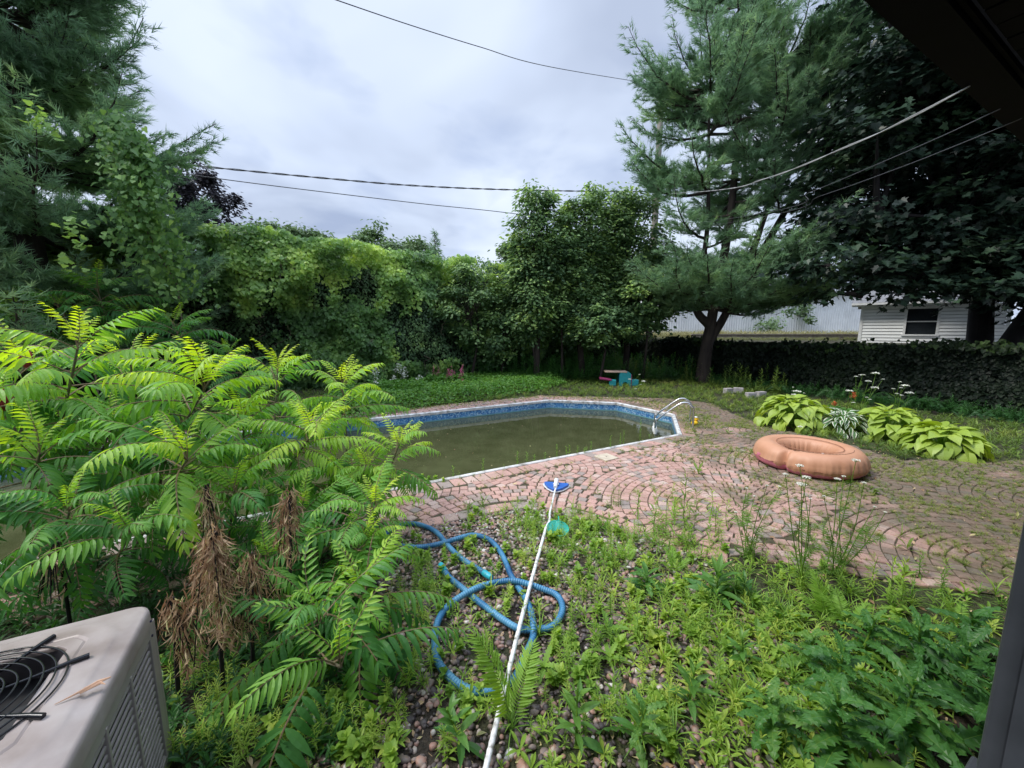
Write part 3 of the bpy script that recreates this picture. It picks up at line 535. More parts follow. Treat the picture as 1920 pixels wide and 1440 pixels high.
broadleaf('maple_tree', (14.7, 11.7, 1.1), 14, [(18.5, 11, 8, 4.5, 4, 4.5), (16.3, 8.5, 5.2, 3.4, 2.4, 1.9), (14.5, 10.0, 4.2, 2.2, 1.6, 1.1), (11.4, 9.8, 3.0, 1.6, 1, .45)], 38000, MAPLE, G_['maple'], G_['dbark'], 'second maple with shade coloured into its leaves and leaning trunk, at the right edge of the picture', None, .12, .21, .40, .3, 8, 300, .8, .35)
# creeper-covered trees between hedge and pine
VT = [((.95, 15.2, 0), [(.95, 15.2, 5.5, .8, .8, 1.9), (.85, 15.1, 3.3, 1.2, 1, 1.7)], 'narrow creeper-covered column beside the gap in the hedge', 21, 17000, 110),
      ((2.9, 15.9, 0), [(2.8, 15.8, 5.5, 1.1, 1, 2.0), (2.7, 15.6, 3.2, 1.5, 1, 1.7)], 'rounded creeper-covered tree, middle one of the three by the pool end', 22, 22000, 150),
      ((4.8, 16.4, 0), [(4.6, 16.2, 5.6, 1.5, 1.1, 2.1), (4.8, 16, 3.3, 1.9, 1, 1.6)], 'broad creeper-covered tree in front of the utility pole', 23, 28000, 190)]
for b, c, lb, sd, nl, cn in VT: broadleaf('creeper_clad_tree', b, 8, c, nl, OVAL, G_['hedge'], G_['bark'], lb, 'creeper-covered trees between hedge and pine', .10, .17, .62, .14, sd, cn, .45, .8)
for i, (px, py, Y, rx, rz, lb) in enumerate([(880, 560, 15.0, 1.3, 1.5, 'leafy shrub leaning out of the hedge left of the tall one'), (1060, 480, 15.2, .9, 1.5, 'upright shrub filling the notch between the first two creeper trees'), (1130, 610, 14.6, 1.1, .75, 'low sprawling shrub hanging under the creeper-covered trees'), (940, 610, 15.3, 1.2, 1.5, 'tall leafy shrub at the foot of the hedge left of the dark hollow'), (1215, 560, 15, 1.3, 1.0, 'drooping shrub between the creeper trees and the forked pine'), (1010, 560, 15, .9, 1.0, 'pale-tipped shrub below the narrow creeper column')]):
    c = W(px, py, Y); broadleaf('hanging_shrub', (c[0], c[1] + .2, 0), 3, [(c[0], c[1], c[2], rx, .8, rz)], 4200, OVAL, G_['hedge'], G_['bark'], lb, 'shrubs under the tall trees', .10, .17, .60, .06, 30 + i, 34, .4, .6, 'shrub')
# dark-leaved plum above the hedge
broadleaf('plum_tree', (-12.4, 15.0, 0), 8, [(-12.0, 14.8, 6.7, 1.9, 1.5, 1.5)], 11000, OVAL, G_['plum'], G_['dbark'], 'purple-black leaved tree rising above the left end of the hedge', None, .10, .16, .5, .15, 41, 60, .42, .8)
# vine swag that climbs over the left pine
vb = MB(); vr = np.random.default_rng(77); path = spline([W(222, 235, 8.0), W(240, 275, 7.8), W(262, 330, 7.8), W(262, 400, 7.9), W(290, 460, 8.3), W(335, 540, 9.0)], 60)
NV = 2600; k = vr.integers(0, len(path), NV); P = path[k] + vr.normal(size=(NV, 3)) * [.17, .25, .22] * (.6 + 1.0 * (k / len(path)))[:, None]; vb.inst(GRAPE, frames(np.c_[vr.normal(size=(NV, 2)) * .5 + [.2, -.4], -1 + vr.normal(size=NV) * .3], np.array([.1, -.7, .7]) + vr.normal(size=(NV, 3)) * .4) * vr.uniform(.07, .13, NV)[:, None, None], P, np.clip(.42 + .35 * (fbm(P * 1.6, 3) - .3) + vr.normal(size=NV) * .12, 0, 1))
for q in ([W(130, 410, 6.6), W(140, 440, 6.55), W(138, 500, 6.6)], [W(60, 200, 6.8), W(75, 225, 6.8), W(80, 240, 6.8)]):
    sp_ = spline(q, 12); vb.inst(GRAPE, scatter_rot(40, vr, .5, (0, -.6, .6), .08, .13), sp_[vr.integers(0, len(sp_), 40)] + vr.normal(size=(40, 3)) * .09, .7)
rt = empty('climbing_vine', (float(path[-1][0]), float(path[-1][1]), 0), 'light green vine climbing over the right side of the large left pine', 'vine'); vb.build('leaves', G_['vine'], rt)
st = MB(); st.tube(np.vstack([path[::-1][:1] * [1, 1, 0], path[::-1]])[::4], .015, 5); st.build('stem', G_['twig'], rt)
# distant trees behind the hedge
def conifer(px, py, Y, h, wd, label, seed):
    r = np.random.default_rng(seed); tp = W(px, py, Y); base = np.array([tp[0], tp[1], 0.]); rt = empty('spruce_tree', base, label, 'tree', 'treetops beyond the hedge'); t_ = MB(); t_.tube([base, tp], [.12, .02], 6); lm = MB(); Pq = []; Dq = []
    for q in range(46):
        z = tp[2] - h * (q / 46) ** 1.0; L_ = wd * (.1 + .9 * q / 46) * r.uniform(.7, 1.1); az = r.uniform(0, 6.28); d = np.array([math.cos(az), math.sin(az), .1]); t_.tube([[tp[0], tp[1], z], np.array([tp[0], tp[1], z]) + d * L_ + [0, 0, -.05]], [.02, .008], 3, cap=False)
        m = max(3, int(L_ / .09)); Pq.append(np.array([tp[0], tp[1], z]) + d * (L_ * (np.arange(m) + 1) / m)[:, None] + r.normal(size=(m, 3)) * .05); Dq.append(d + r.normal(size=(m, 3)) * .5)
    Pq = np.concatenate(Pq); Dq = np.concatenate(Dq); lm.inst(tuft(9, .9, .08), frames(Dq, r.normal(size=Pq.shape)) * .24, Pq, .35); t_.build('trunk', G_['bark'], rt); lm.build('needles', G_['pine'], rt)
conifer(815, 434, 24, 2.6, .9, 'small solitary spruce tip above the middle of the hedge', 51)
for i, (px, py, Y, rx, rz, lb) in enumerate([(655, 462, 26, 1.6, 2.0, 'bushy pale treetop beyond the hedge, left of the two-pointed one'), (700, 446, 28, 1.4, 2.4, 'two-pointed treetop beyond the hedge, tallest of the group'), (770, 470, 27, 2.0, 1.6, 'low rounded treetop beyond the hedge just left of the spruce tip'), (530, 440, 24, 2.0, 1.6, 'pale feathery treetop above the left part of the hedge'), (965, 478, 25, 1.2, 1.5, 'thin treetop beside the narrow creeper column'), (1445, 520, 34, 3.8, 3.4, 'light green tree seen through the fork of the pine'), (600, 465, 27, 1.6, 1.2, 'small round treetop between two taller ones beyond the hedge')]):
    c = W(px, py - 20, Y); c2 = c + [0, 0, -rz * .85]; broadleaf('distant_tree', (c[0], c[1], 0), 8, [(c2[0], c2[1], c2[2], rx, rx, rz)], 4200, OVAL, G_['far'], G_['bark'], lb, 'treetops beyond the hedge', .16, .28, .5, .14, 60 + i, 40, .5, .9)
# ================================================================== fence, buildings, pole, wires
fr = empty('vine_fence', (float(fa[0]), float(fa[1]), 0), 'low board fence smothered in dark creeper along the right side of the yard', 'fence')
FL = float(np.linalg.norm(fb - fa)) + 1; fb_ = MB(); Mf = np.column_stack([np.r_[fe, 0], np.r_[fn, 0], [0, 0, 1.]])
for k in range(int(FL / .155)): p = fa + fe * (k * .155 + .08); fb_.box([p[0], p[1], .70 + .01 * rng.normal()], (.145, .02, 1.40), Mf, 0, rng.uniform(.3, .7))
fb_.build('boards', noisemat('old_fence_board', [(.3, (.03, .022, .02)), (.7, (.075, .055, .05))], 4, .9, tintamt=.5, stretch=(1, 1, .2)), fr)
for k in range(int(FL / 2.4) + 1): p = fa + fe * (k * 2.4) + fn * .07; pb = MB(); pb.box([p[0], p[1], .72], (.1, .1, 1.44), Mf); pb.build('post', G_['dbark'], fr)
n = 34000; r = np.random.default_rng(5); s = r.uniform(0, FL, n); z = 1.58 * r.random(n) ** .8; dn = -(.04 + .75 * np.clip(fbm(np.c_[s * .9, z * 1.1], 3) - .3, 0, 1) * (.4 + .6 * r.random(n)) + .18 * (1 - z / 1.5)); tp = r.random(n) < .18
z = np.where(tp, 1.40 + .42 * (fbm(np.c_[s * 1.1, s * 0], 9) - .25) + r.normal(size=n) * .08, z); dn = np.where(tp, r.uniform(-.3, .35, n), dn); P = np.c_[fa[0] + fe[0] * s + fn[0] * dn, fa[1] + fe[1] * s + fn[1] * dn, z]
fv = MB(); fv.inst(GRAPE, frames(np.c_[r.normal(size=(n, 2)) * .5, -1 + r.normal(size=n) * .4], np.c_[np.tile(-fn, (n, 1)), np.full(n, .6)] + r.normal(size=(n, 3)) * .4) * r.uniform(.07, .13, n)[:, None, None], P, np.clip(.30 + tp * .35 + (fbm(np.c_[s * .8, z], 4) - .5) * .7 + r.normal(size=n) * .1, 0, 1)); fv.build('creeper', G_['ivy'], fr)
# white sheet-metal hall
def sidingmat(name, c, pitch, axis, rough=.5):
    m, n, l, b = newmat(name); tcn = n.new('ShaderNodeTexCoord'); sp = n.new('ShaderNodeSeparateXYZ'); l.new(tcn.outputs['Object'], sp.inputs[0])
    nn = n.new('ShaderNodeTexNoise'); nn.inputs['Scale'].default_value = 1.5; nn.inputs['Detail'].default_value = 5; l.new(tcn.outputs['Object'], nn.inputs['Vector'])
    l.new(ramp(n, l, nn.outputs['Fac'], [(.3, tuple(x * .84 for x in c)), (.7, c)]), b.inputs['Base Color']); b.inputs['Roughness'].default_value = rough; return m
hall = empty('metal_hall', (21, 33, 1.3), 'long white sheet-metal hall behind the grass bank', 'building'); hm_ = MB()
x0, x1, hy = 12.5, 29.6, 33.0; nr = 170; V = []
for i in range(nr + 1): x = x0 + (x1 - x0) * i / nr; y = hy + (.03 if i % 2 else -.03); V += [(x, y, 1.2), (x, y, 5.0)]
hm_.add(V, np.array([(2 * i, 2 * i + 2, 2 * i + 3, 2 * i + 1) for i in range(nr)])); hm_.box([(x0 + x1) / 2, hy + 5, 3.1], (x1 - x0, 9.8, 3.7)); hm_.build('wall', sidingmat('white_sheet_metal', (.86, .88, .90), 1, 0), hall)
h2 = MB(); h2.add([(x0 - .3, hy - .35, 4.98), (x1 + .3, hy - .35, 4.98), (x1 + .3, hy + 5, 5.9), (x0 - .3, hy + 5, 5.9), (x1 + .3, hy + 10.4, 4.98), (x0 - .3, hy + 10.4, 4.98)], [(0, 1, 2, 3), (3, 2, 4, 5)]); h2.build('roof', plain('grey_roof_sheet', (.35, .37, .4), .5), hall)
rw = MB(); rw.box([20.0, 25.0, 1.48], (17, .25, .36)); rw.box([20.0, 25.0, 1.70], (17.1, .32, .06)); tag(rw.build('retaining_wall', noisemat('old_concrete', [(.3, (.16, .13, .12)), (.7, (.30, .26, .24))], 6, .9)), 'low pinkish concrete retaining wall along the grass bank in front of the hall', 'wall')
# white clapboard house
ho = empty('white_house', (17.75, 20, 1.0), 'white clapboard house with grey roof behind the maple trunks', 'house'); hs_ = MB(); X0, X1, Y0, Y1, Z0, Z1 = 17.75, 22.4, 20.0, 27.0, 1.0, 3.15
ws0, ws1, wz0, wz1 = 19.35, 20.35, 1.78, 2.98
nb = 14; ph_ = (Z1 - Z0) / nb
def lap(mb, xa, xb, y, z, h): mb.add([(xa, y - .055, z), (xb, y - .055, z), (xb, y - .03, z + h * .84), (xa, y - .03, z + h * .84), (xa, y + .03, z), (xb, y + .03, z)], [(0, 1, 2, 3), (0, 4, 5, 1)])
for k in range(nb):
    z = Z0 + k * ph_
    if z + ph_ > wz0 + .01 and z < wz1 - .01: lap(hs_, X0, ws0, Y0, z, ph_); lap(hs_, ws1, X1, Y0, z, ph_)
    else: lap(hs_, X0, X1, Y0, z, ph_)
hs_.box([(X0 + X1) / 2, (Y0 + Y1) / 2 + .2, (Z0 + Z1) / 2], (X1 - X0 - .02, Y1 - Y0 - .3, Z1 - Z0), None, 1); hs_.build('wall', [plain('white_clapboard', (.84, .86, .86), .55, var=.06, scale=2), plain('gap_shade_grey', (.38, .39, .39), .9)], ho)  # box behind the boards is coloured grey as shadow lines in the gaps
wf = MB()
for c, d in (([(ws0 + ws1) / 2, Y0 - .03, wz1 + .04], (ws1 - ws0 + .2, .07, .09)), ([(ws0 + ws1) / 2, Y0 - .045, wz0 - .04], (ws1 - ws0 + .24, .1, .08)), ([ws0 - .045, Y0 - .03, (wz0 + wz1) / 2], (.09, .07, wz1 - wz0)), ([ws1 + .045, Y0 - .03, (wz0 + wz1) / 2], (.09, .07, wz1 - wz0)), ([(ws0 + ws1) / 2, Y0 + .02, (wz0 + wz1) / 2], (ws1 - ws0, .04, .05))): wf.box(c, d)
wfo = wf.build('window', plain('white_trim', (.78, .79, .79), .4), ho); pn = MB(); pn.box([(ws0 + ws1) / 2, Y0 + .06, (wz0 + wz1) / 2], (ws1 - ws0, .02, wz1 - wz0)); po = pn.build('pane', plain('dark_glass', (.02, .025, .03), .08), ho)
po.parent = wfo; po.matrix_parent_inverse = wfo.matrix_basis.inverted()
tr_ = MB(); tr_.box([X0 - .02, Y0 - .02, (Z0 + Z1) / 2], (.12, .1, Z1 - Z0)); tr_.box([X1 + .02, Y0 - .02, (Z0 + Z1) / 2], (.12, .1, Z1 - Z0)); tr_.box([(X0 + X1) / 2, Y0 - .42, Z1 + .07], (X1 - X0 + .9, .06, .17)); tr_.box([(X0 + X1) / 2, Y0 - .2, Z1 + .01], (X1 - X0 + .86, .44, .03)); tr_.box([(X0 + X1) / 2, Y0 - .5, Z1 + .1], (X1 - X0 + .9, .1, .1)); tr_.build('trim', plain('white_trim_board', (.78, .79, .79), .4), ho)
rr = MB(); xm = (Y0 + Y1) / 2; rr.add([(X0 - .45, Y0 - .5, Z1 + .16), (X1 + .45, Y0 - .5, Z1 + .16), (X1 + .45, xm, Z1 + 2.0), (X0 - .45, xm, Z1 + 2.0), (X1 + .45, Y1 + .5, Z1 + .16), (X0 - .45, Y1 + .5, Z1 + .16)], [(0, 1, 2, 3), (3, 2, 4, 5)]); rr.add([(X0, Y0, Z1 + .15), (X0, Y1, Z1 + .15), (X0, xm, Z1 + 1.9)], [(0, 1, 2)]); rr.build('roof', noisemat('grey_shingles', [(.3, (.13, .13, .14)), (.7, (.26, .26, .27))], 6, .9), ho)
ho.rotation_euler = (0, 0, R(-43))
# utility pole
pb_ = W(1229, 360, 20.5); pt = np.array([pb_[0], pb_[1], 14.6]); up = empty('utility_pole', (pb_[0], pb_[1], 0), 'weathered grey wooden utility pole rising behind the creeper trees', 'pole')
q = MB(); q.tube([[pb_[0], pb_[1], 0], [pb_[0] + .08, pb_[1], 14.4]], [.19, .125], 12); q.build('pole', noisemat('grey_pole_wood', [(.3, (.20, .17, .15)), (.7, (.38, .34, .31))], 5, .9, stretch=(1, 1, .08)), up, True)
q = MB(); q.box([pb_[0] + .08, pb_[1] - .16, 13.9], (1.9, .1, .12)); q.build('crossarm', G_['bark'], up)
for dx in (-.8, .8): q = MB(); q.tube([[pb_[0] + .08 + dx, pb_[1] - .16, 13.97], [pb_[0] + .08 + dx, pb_[1] - .16, 14.1]], [.05, .03], 8); q.build('insulator', plain('brown_ceramic', (.12, .05, .03), .2), up, True)
def wire(name, a, b, pix, rad, mat, label, twist=False, group='overhead wires'):
    a, b = np.array(a, float), np.array(b, float); P = [a]
    for px, py in pix:       # the wire hangs in the vertical plane through a and b
        r_ = ray(px, py); M2 = np.array([[r_[0], -(b - a)[0]], [r_[1], -(b - a)[1]]]); t_ = np.linalg.solve(M2, a[:2]); P.append(np.array([0, 0, CH]) + r_ * t_[0])
    P.append(b); P = np.array(P); P = P[np.argsort(np.linalg.norm(P[:, :2] - a[:2], axis=1))]; S = spline(P, 24); mb = MB()
    if twist:
        L_ = np.r_[0, np.cumsum(np.linalg.norm(np.diff(S, axis=0), axis=1))]; S2 = []; ss = np.arange(0, L_[-1], .06); S = np.array([[np.interp(x, L_, S[:, k]) for k in range(3)] for x in ss])
        for ph in (0, math.pi): mb.tube(S + np.c_[np.zeros(len(S)), rad * 1.1 * np.cos(ss * 5 + ph), rad * 1.1 * np.sin(ss * 5 + ph)], rad, 5)
    else: mb.tube(S, rad, 5)
    return tag(mb.build(name, mat, smooth=True), label, 'wire', group)
M_WD = plain('dark_wire', (.07, .07, .08), .5); M_WL = plain('pale_wire', (.38, .38, .38), .5)
ptop = np.array([pb_[0], pb_[1], W(1236, 160, 20.5)[2]]); pw = lambda py: np.array([pb_[0], pb_[1] - .2, W(1231, py, 20.5)[2]])
wire('power_line', W(590, -14, 9), ptop, [(760, 44), (900, 88), (1030, 125)], .011, M_WD, 'thin dark wire slanting across the sky, the highest one')
wire('power_line', W(120, 275, 12), pw(362), [(300, 303), (470, 321), (640, 337), (760, 347), (900, 354), (1060, 358)], .016, M_WD, 'thick twisted cable, upper of the two low wires over the hedge', True)
wire('power_line', W(120, 297, 12), pw(440), [(300, 320), (470, 343), (640, 364), (800, 383), (975, 402)], .015, M_WD, 'smooth straight wire, lower of the two low wires over the hedge')
ev = lambda px, py: G(px, py, 2.98)
wire('service_line', pw(367), ev(1829, 156), [(1330, 358), (1435, 335), (1600, 270), (1700, 224)], .003, M_WL, 'pale twisted service cable running up to the eave in front of the maple', True)
wire('service_line', pw(430), ev(1876, 204), [(1400, 405), (1520, 360), (1640, 310), (1760, 258)], .0022, M_WD, 'thin dark line just under the pale service cable')
wire('service_line', pw(440), ev(1916, 222), [(1400, 412), (1540, 367), (1680, 317), (1800, 270)], .0022, M_WD, 'lowest thin line in front of the maple, ending at the right edge of the eave')
# ================================================================== sumac thicket
def near_ok(p, mrg=.35):
    d = (p[:2] - D_[:2]) @ nW[:2]
    return p if d < -mrg else np.r_[p[:2] - nW[:2] * (d + mrg), p[2:]]
SM = [  # px, py of the tip, distance, base px, base py, size, tone, fronds, droop, label
 (145, 655, 2.7, 178, 1010, .95, .62, 15, 0, 'tall sumac with yellow-green crown on a bare dark stem at the far left'),
 (392, 715, 2.9, 345, 990, .95, .60, 15, 0, 'sumac with olive curved stem, crown in the middle of the thicket'),
 (352, 860, 2.35, 262, 1020, .85, .55, 14, 0, 'leaning sumac with pale pinkish stem above the dead leaves'),
 (520, 700, 3.8, 520, 900, .85, .62, 12, 0, 'slender sumac with pinkish tip standing at the back right of the thicket'),
 (642, 720, 4.0, 630, 900, .85, .72, 12, 0, 'bright yellow-green sumac nearest the far white pool rim'),
 (588, 810, 3.1, 510, 960, .80, .66, 13, 0, 'sumac with a lime-coloured top beside the yellow-green one'),
 (748, 835, 3.4, 690, 1000, .70, .66, 13, .1, 'sumac leaning out over the green pool water'),
 (705, 950, 2.7, 560, 1110, .75, .52, 14, .1, 'leaning sumac with long bare grey stem beside the hose'),
 (680, 1105, 2.1, 610, 1215, .80, .42, 11, .4, 'low sumac drooping over the gravel left of the hose'),
 (600, 1165, 1.82, 560, 1220, .92, .36, 9, .75, 'lowest sumac with wet dark fronds hanging at the bottom'),
 (250, 690, 3.5, 260, 900, .85, .50, 13, 0, 'sumac between the tall left one and the middle crown'),
 (45, 690, 3.0, 40, 1000, .90, .46, 13, 0, 'darker sumac at the left edge behind the yellow-green crown'),
 (75, 850, 2.3, 60, 1080, .85, .42, 14, .1, 'dark green sumac at the left edge above the cooling unit'),
 (455, 790, 3.2, 440, 980, .80, .50, 13, 0, 'mid-green sumac right of the middle crown'),
 (210, 800, 2.9, 215, 1000, .80, .45, 13, 0, 'sumac half hidden behind the tall left stem'),
 (318, 760, 3.5, 320, 950, .80, .47, 12, 0, 'small sumac peeping out behind the middle crown'),
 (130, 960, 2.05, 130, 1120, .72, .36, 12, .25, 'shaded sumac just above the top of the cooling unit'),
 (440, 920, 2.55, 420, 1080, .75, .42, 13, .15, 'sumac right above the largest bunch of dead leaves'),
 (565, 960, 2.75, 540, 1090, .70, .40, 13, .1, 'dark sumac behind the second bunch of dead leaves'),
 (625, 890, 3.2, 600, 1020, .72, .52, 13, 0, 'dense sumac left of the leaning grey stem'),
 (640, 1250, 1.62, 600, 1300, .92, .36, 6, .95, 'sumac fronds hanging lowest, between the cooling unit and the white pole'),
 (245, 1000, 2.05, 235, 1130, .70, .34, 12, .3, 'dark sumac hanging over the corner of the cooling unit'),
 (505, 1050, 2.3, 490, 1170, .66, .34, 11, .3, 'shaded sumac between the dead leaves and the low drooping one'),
 (5, 770, 2.6, 10, 1000, .90, .40, 12, 0, 'sumac with red fruit cones cut by the left edge'),
 (690, 1010, 2.5, 640, 1120, .62, .50, 11, .2, 'short sumac beside the upper loop of the hose'),
 (690, 880, 3.5, 660, 1000, .66, .60, 12, 0, 'small light sumac under the one leaning over the water')]
for i, (px, py, Y, bx, by, sz, tn, nf, dr, lb) in enumerate(SM):
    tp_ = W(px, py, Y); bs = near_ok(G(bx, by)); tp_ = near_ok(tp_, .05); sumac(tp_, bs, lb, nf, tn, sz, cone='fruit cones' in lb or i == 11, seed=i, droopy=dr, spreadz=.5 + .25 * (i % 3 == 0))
for i, (px, py, Y, sz, lb) in enumerate([(182, 540, 8.0, 1.3, 'tallest dark sumac beyond the pool, under the left pine'), (110, 575, 7.5, 1.1, 'dark sumac beyond the pool left of the tallest one'), (325, 605, 7.8, 1.2, 'spreading dark sumac beyond the pool in front of the hedge'), (35, 590, 7.2, 1.2, 'sumac beyond the pool cut by the left edge'), (250, 590, 8.3, 1.2, 'dark sumac between the tallest and the spreading one'), (430, 665, 8.0, 1., 'low sumac in front of the hedge, farthest right of those beyond the pool')]):
    t_ = W(px, py, Y); b_ = t_ + np.r_[.1, .3, 0]; sumac(t_, b_, lb, 14, .34, sz, 3, seed=60 + i, group='sumac shrubs beyond the pool')
# withered bunches
def dead(px, py, Y, ln, wd, nl, label, seed):
    r = np.random.default_rng(seed); t_ = W(px, py, Y); rt = empty('dead_sumac_branch', (t_[0], t_[1], 0), label, 'dead branch', 'withered sumac branches'); st = MB(); st.tube(spline([[t_[0] - .12, t_[1] + .1, 0], t_ * .5 + np.r_[t_[0] * .5 - .08, t_[1] * .5 + .08, 0], t_ + [0, .02, 0]], 6), np.linspace(.012, .006, 13), 6); lm = MB()
    Ts = [strip([.1, .6, 1, .8, .5, .1], 1, w_, d, .5, t2) for w_, d, t2 in ((.11, .5, 2.4), (.08, -.45, -2.), (.13, .7, 1.8), (.06, .3, 3.5), (.14, -.6, -3.0))]
    for k in range(9):
        a = r.uniform(0, 6.28); rr_ = 1.25 * wd * r.uniform(.15, 1); q = spline([t_, t_ + [math.cos(a) * rr_ * .5, math.sin(a) * rr_ * .5, -ln * .3], t_ + [math.cos(a) * rr_, math.sin(a) * rr_, -ln * r.uniform(.7, 1)]], 10); st.tube(q, .003, 3, cap=False, mat=0)
        m = nl // 9; pk = r.integers(1, len(q), m); P = q[pk] + r.normal(size=(m, 3)) * [.022, .022, .03]; al = np.c_[r.normal(size=(m, 2)) * .35, -1 + r.normal(size=m) * .25]
        for j in range(5): s_ = (np.arange(m) % 5) == j; lm.inst(Ts[j], frames(al[s_], r.normal(size=(s_.sum(), 3))) * r.uniform(.035, .095, s_.sum())[:, None, None], P[s_], np.clip(.5 + r.normal() * .22 + r.normal(size=s_.sum()) * .18, 0, 1))
    st.build('stem', G_['dbark'], rt); lm.build('leaves', G_['dead'], rt)
dead(398, 1000, 1.80, .62, .13, 1300, 'largest bunch of withered brown leaves hanging right of the cooling unit', 1)
dead(542, 925, 2.15, .44, .085, 380, 'withered brown bunch with a dark pointed top among the green fronds', 2)
dead(385, 910, 2.2, .55, .12, 330, 'withered bunch hanging behind the largest one', 3)
dead(318, 1125, 1.75, .36, .10, 330, 'small withered bunch against the corner of the cooling unit', 4)
dead(468, 1040, 1.95, .42, .11, 360, 'ragged withered bunch just right of the largest one', 5)
dead(100, 1020, 2.0, .30, .07, 90, 'few dry leaves on a bent pale stem behind the cooling unit', 6)
# ================================================================== cooling unit
PC = G(285, 1128, .8); acx = -dW; acy = -nW; AS = .81; AH = .80
acc = PC[:2] + (acx * AS / 2 + acy * AS / 2)[:2]; ac = empty('air_conditioner', (acc[0], acc[1], 0), 'beige outdoor cooling unit with round black fan guard on top, at the bottom left', 'air conditioner')
Ma = np.column_stack([dW, nW, [0, 0, 1.]]); O3 = np.r_[acc, 0]
def AL(p): return np.asarray(p, float) @ Ma.T + O3
def rsq(h, rad, n=10):
    o = []
    for cx, cy, a0 in ((1, 1, 0), (-1, 1, 90), (-1, -1, 180), (1, -1, 270)):
        for t in np.linspace(0, 90, n): o.append((cx * (h - rad) + rad * math.cos(R(a0 + t)), cy * (h - rad) + rad * math.sin(R(a0 + t))))
    return np.array(o)
M_AC = noisemat('beige_enamel', [(.30, (.22, .175, .155)), (.45, (.31, .26, .24)), (.58, (.37, .32, .30)), (.75, (.46, .42, .405))], 5, .42, 10, .06, spec=.4, bdist=.002)
M_ACs = plain('beige_panel', (.34, .305, .285), .42, var=.07, scale=5)
h = AS / 2; tb = MB(); loops = []
o0 = rsq(h, .07); ang = np.arctan2(o0[:, 1], o0[:, 0]); n_ = len(o0)
def circ(r_): return np.c_[np.cos(ang) * r_, np.sin(ang) * r_]
for xy, z in ((rsq(h + .006, .075), AH - .075), (rsq(h + .006, .075), AH - .022), (rsq(h + .002, .07), AH - .008), (rsq(h - .010, .062), AH), (rsq(h - .045, .16), AH + .001), (rsq(h - .055, .17), AH + .010), (rsq(h - .07, .19), AH + .014), (circ(.347), AH + .018), (circ(.345), AH + .018), (circ(.341), AH + .012), (circ(.335), AH + .012), (circ(.331), AH + .019), (circ(.329), AH + .019), (circ(.290), AH + .020), (circ(.288), AH + .020), (circ(.285), AH + .012), (circ(.284), AH + .004)): loops.append(np.c_[xy, np.full(n_, z)])
tb.add(AL(np.concatenate(loops)), np.array([(k * n_ + i, k * n_ + (i + 1) % n_, (k + 1) * n_ + (i + 1) % n_, (k + 1) * n_ + i) for k in range(len(loops) - 1) for i in range(n_)])); top_o = tb.build('top_cover', M_AC, ac, True); sh = MB(); sh.tube([AL([0, 0, AH + .004]), AL([0, 0, AH - .05]), AL([0, 0, AH - .12])], .2838, 40, cap=False); sh.build('fan_shroud', plain('shroud_grey', (.16, .145, .15), .5), ac, True)
bo = MB(); bo.box(AL([0, 0, (AH - .13) / 2]), (AS - .13, AS - .13, AH - .15), Ma); bo.tube([AL([0, 0, AH - .16]), AL([0, 0, AH - .115])], [.283, .283], 40); bo.build('dark_interior', plain('black_interior', (.008, .008, .009), .7), ac)
sd = MB()
M_LV = plain('louvre_beige', (.34, .31, .295), .45)
for a in range(4):
    sl_ = MB()
    Ra = rotz(a * math.pi / 2); S = lambda p: AL(np.asarray(p, float) @ Ra.T); Mr = Ma @ Ra
    for y in (-h + .035, h - .035): sd.box(S([h - .012, y, AH / 2 - .04]), (.022, .07, AH - .08), Mr)      # corner flanges
    sd.box(S([h - .012, 0, .05]), (.021, AS - .14, .06), Mr); sd.box(S([h - .012, 0, AH - .105]), (.021, AS - .14, .055), Mr)
    for y in (-.11, .11): sd.box(S([h - .008, y, AH / 2 - .03]), (.018, .014, AH - .18), Mr)
    z = .09
    while z < AH - .14:
        for y in (-.221, 0, .221):
            q = Mr @ np.array([[math.cos(.5), 0, math.sin(.5)], [0, 1, 0], [-math.sin(.5), 0, math.cos(.5)]]); sl_.box(S([h - .008, y, z]), (.007, .205, .011), Mr)
        z += .033
    sl_.build('louvre_grille', M_LV, ac)
    ccx = S([h - .035, h - .035, 0]); sd.tube([S([h - .035, h - .035, .02]), S([h - .035, h - .035, AH - .075])], .033, 16)
    sd.tube([S([h - .001, -h + .05, AH - .05]), S([h + .012, -h + .05, AH - .05])], .005, 8, 1); sd.tube([S([h - .001, h - .07, AH - .05]), S([h + .012, h - .07, AH - .05])], .005, 8, 1); sd.tube([S([h - .001, h - .05, AH - .13]), S([h + .003, h - .05, AH - .13])], .006, 8, 1)
sd.build('side_panel', [M_ACs, plain('dark_screw', (.04, .04, .08), .4, .6)], ac, bevel=.004)
gd = MB(); M_BK = plain('black_rod', (.015, .016, .02), .25, .3)
for k in range(9):
    rr_ = .05 + k * .028; t = np.linspace(0, 2 * math.pi, 65); gd.tube(AL(np.c_[np.cos(t) * rr_, np.sin(t) * rr_, np.full(65, AH + .034 - .02 * (rr_ / .29) ** 2 + .008)]), .0032, 6, cap=False)
for a in (18, 63, 108, 153, 198, 243, 288, 333):
    c, s_ = math.cos(R(a)), math.sin(R(a)); gd.tube(AL(np.array([[c * .04, s_ * .04, AH + .034], [c * .2, s_ * .2, AH + .028], [c * .285, s_ * .285, AH + .027], [c * .325, s_ * .325, AH + .024]])), [.004, .005, .008, .009], 8)
gd.tube([AL([0, 0, AH + .024]), AL([0, 0, AH + .042])], [.05, .05], 16); gd.build('fan_guard', M_BK, ac, True)
fbm_ = MB()
for a in range(4): S = lambda p: AL(np.asarray(p, float) @ rotz(a * math.pi / 2 + .4).T); fbm_.add(S([(.04, -.05, AH - .11), (.24, -.09, AH - .112), (.25, .03, AH - .09), (.04, .05, AH - .095)]), [(0, 1, 2, 3)])
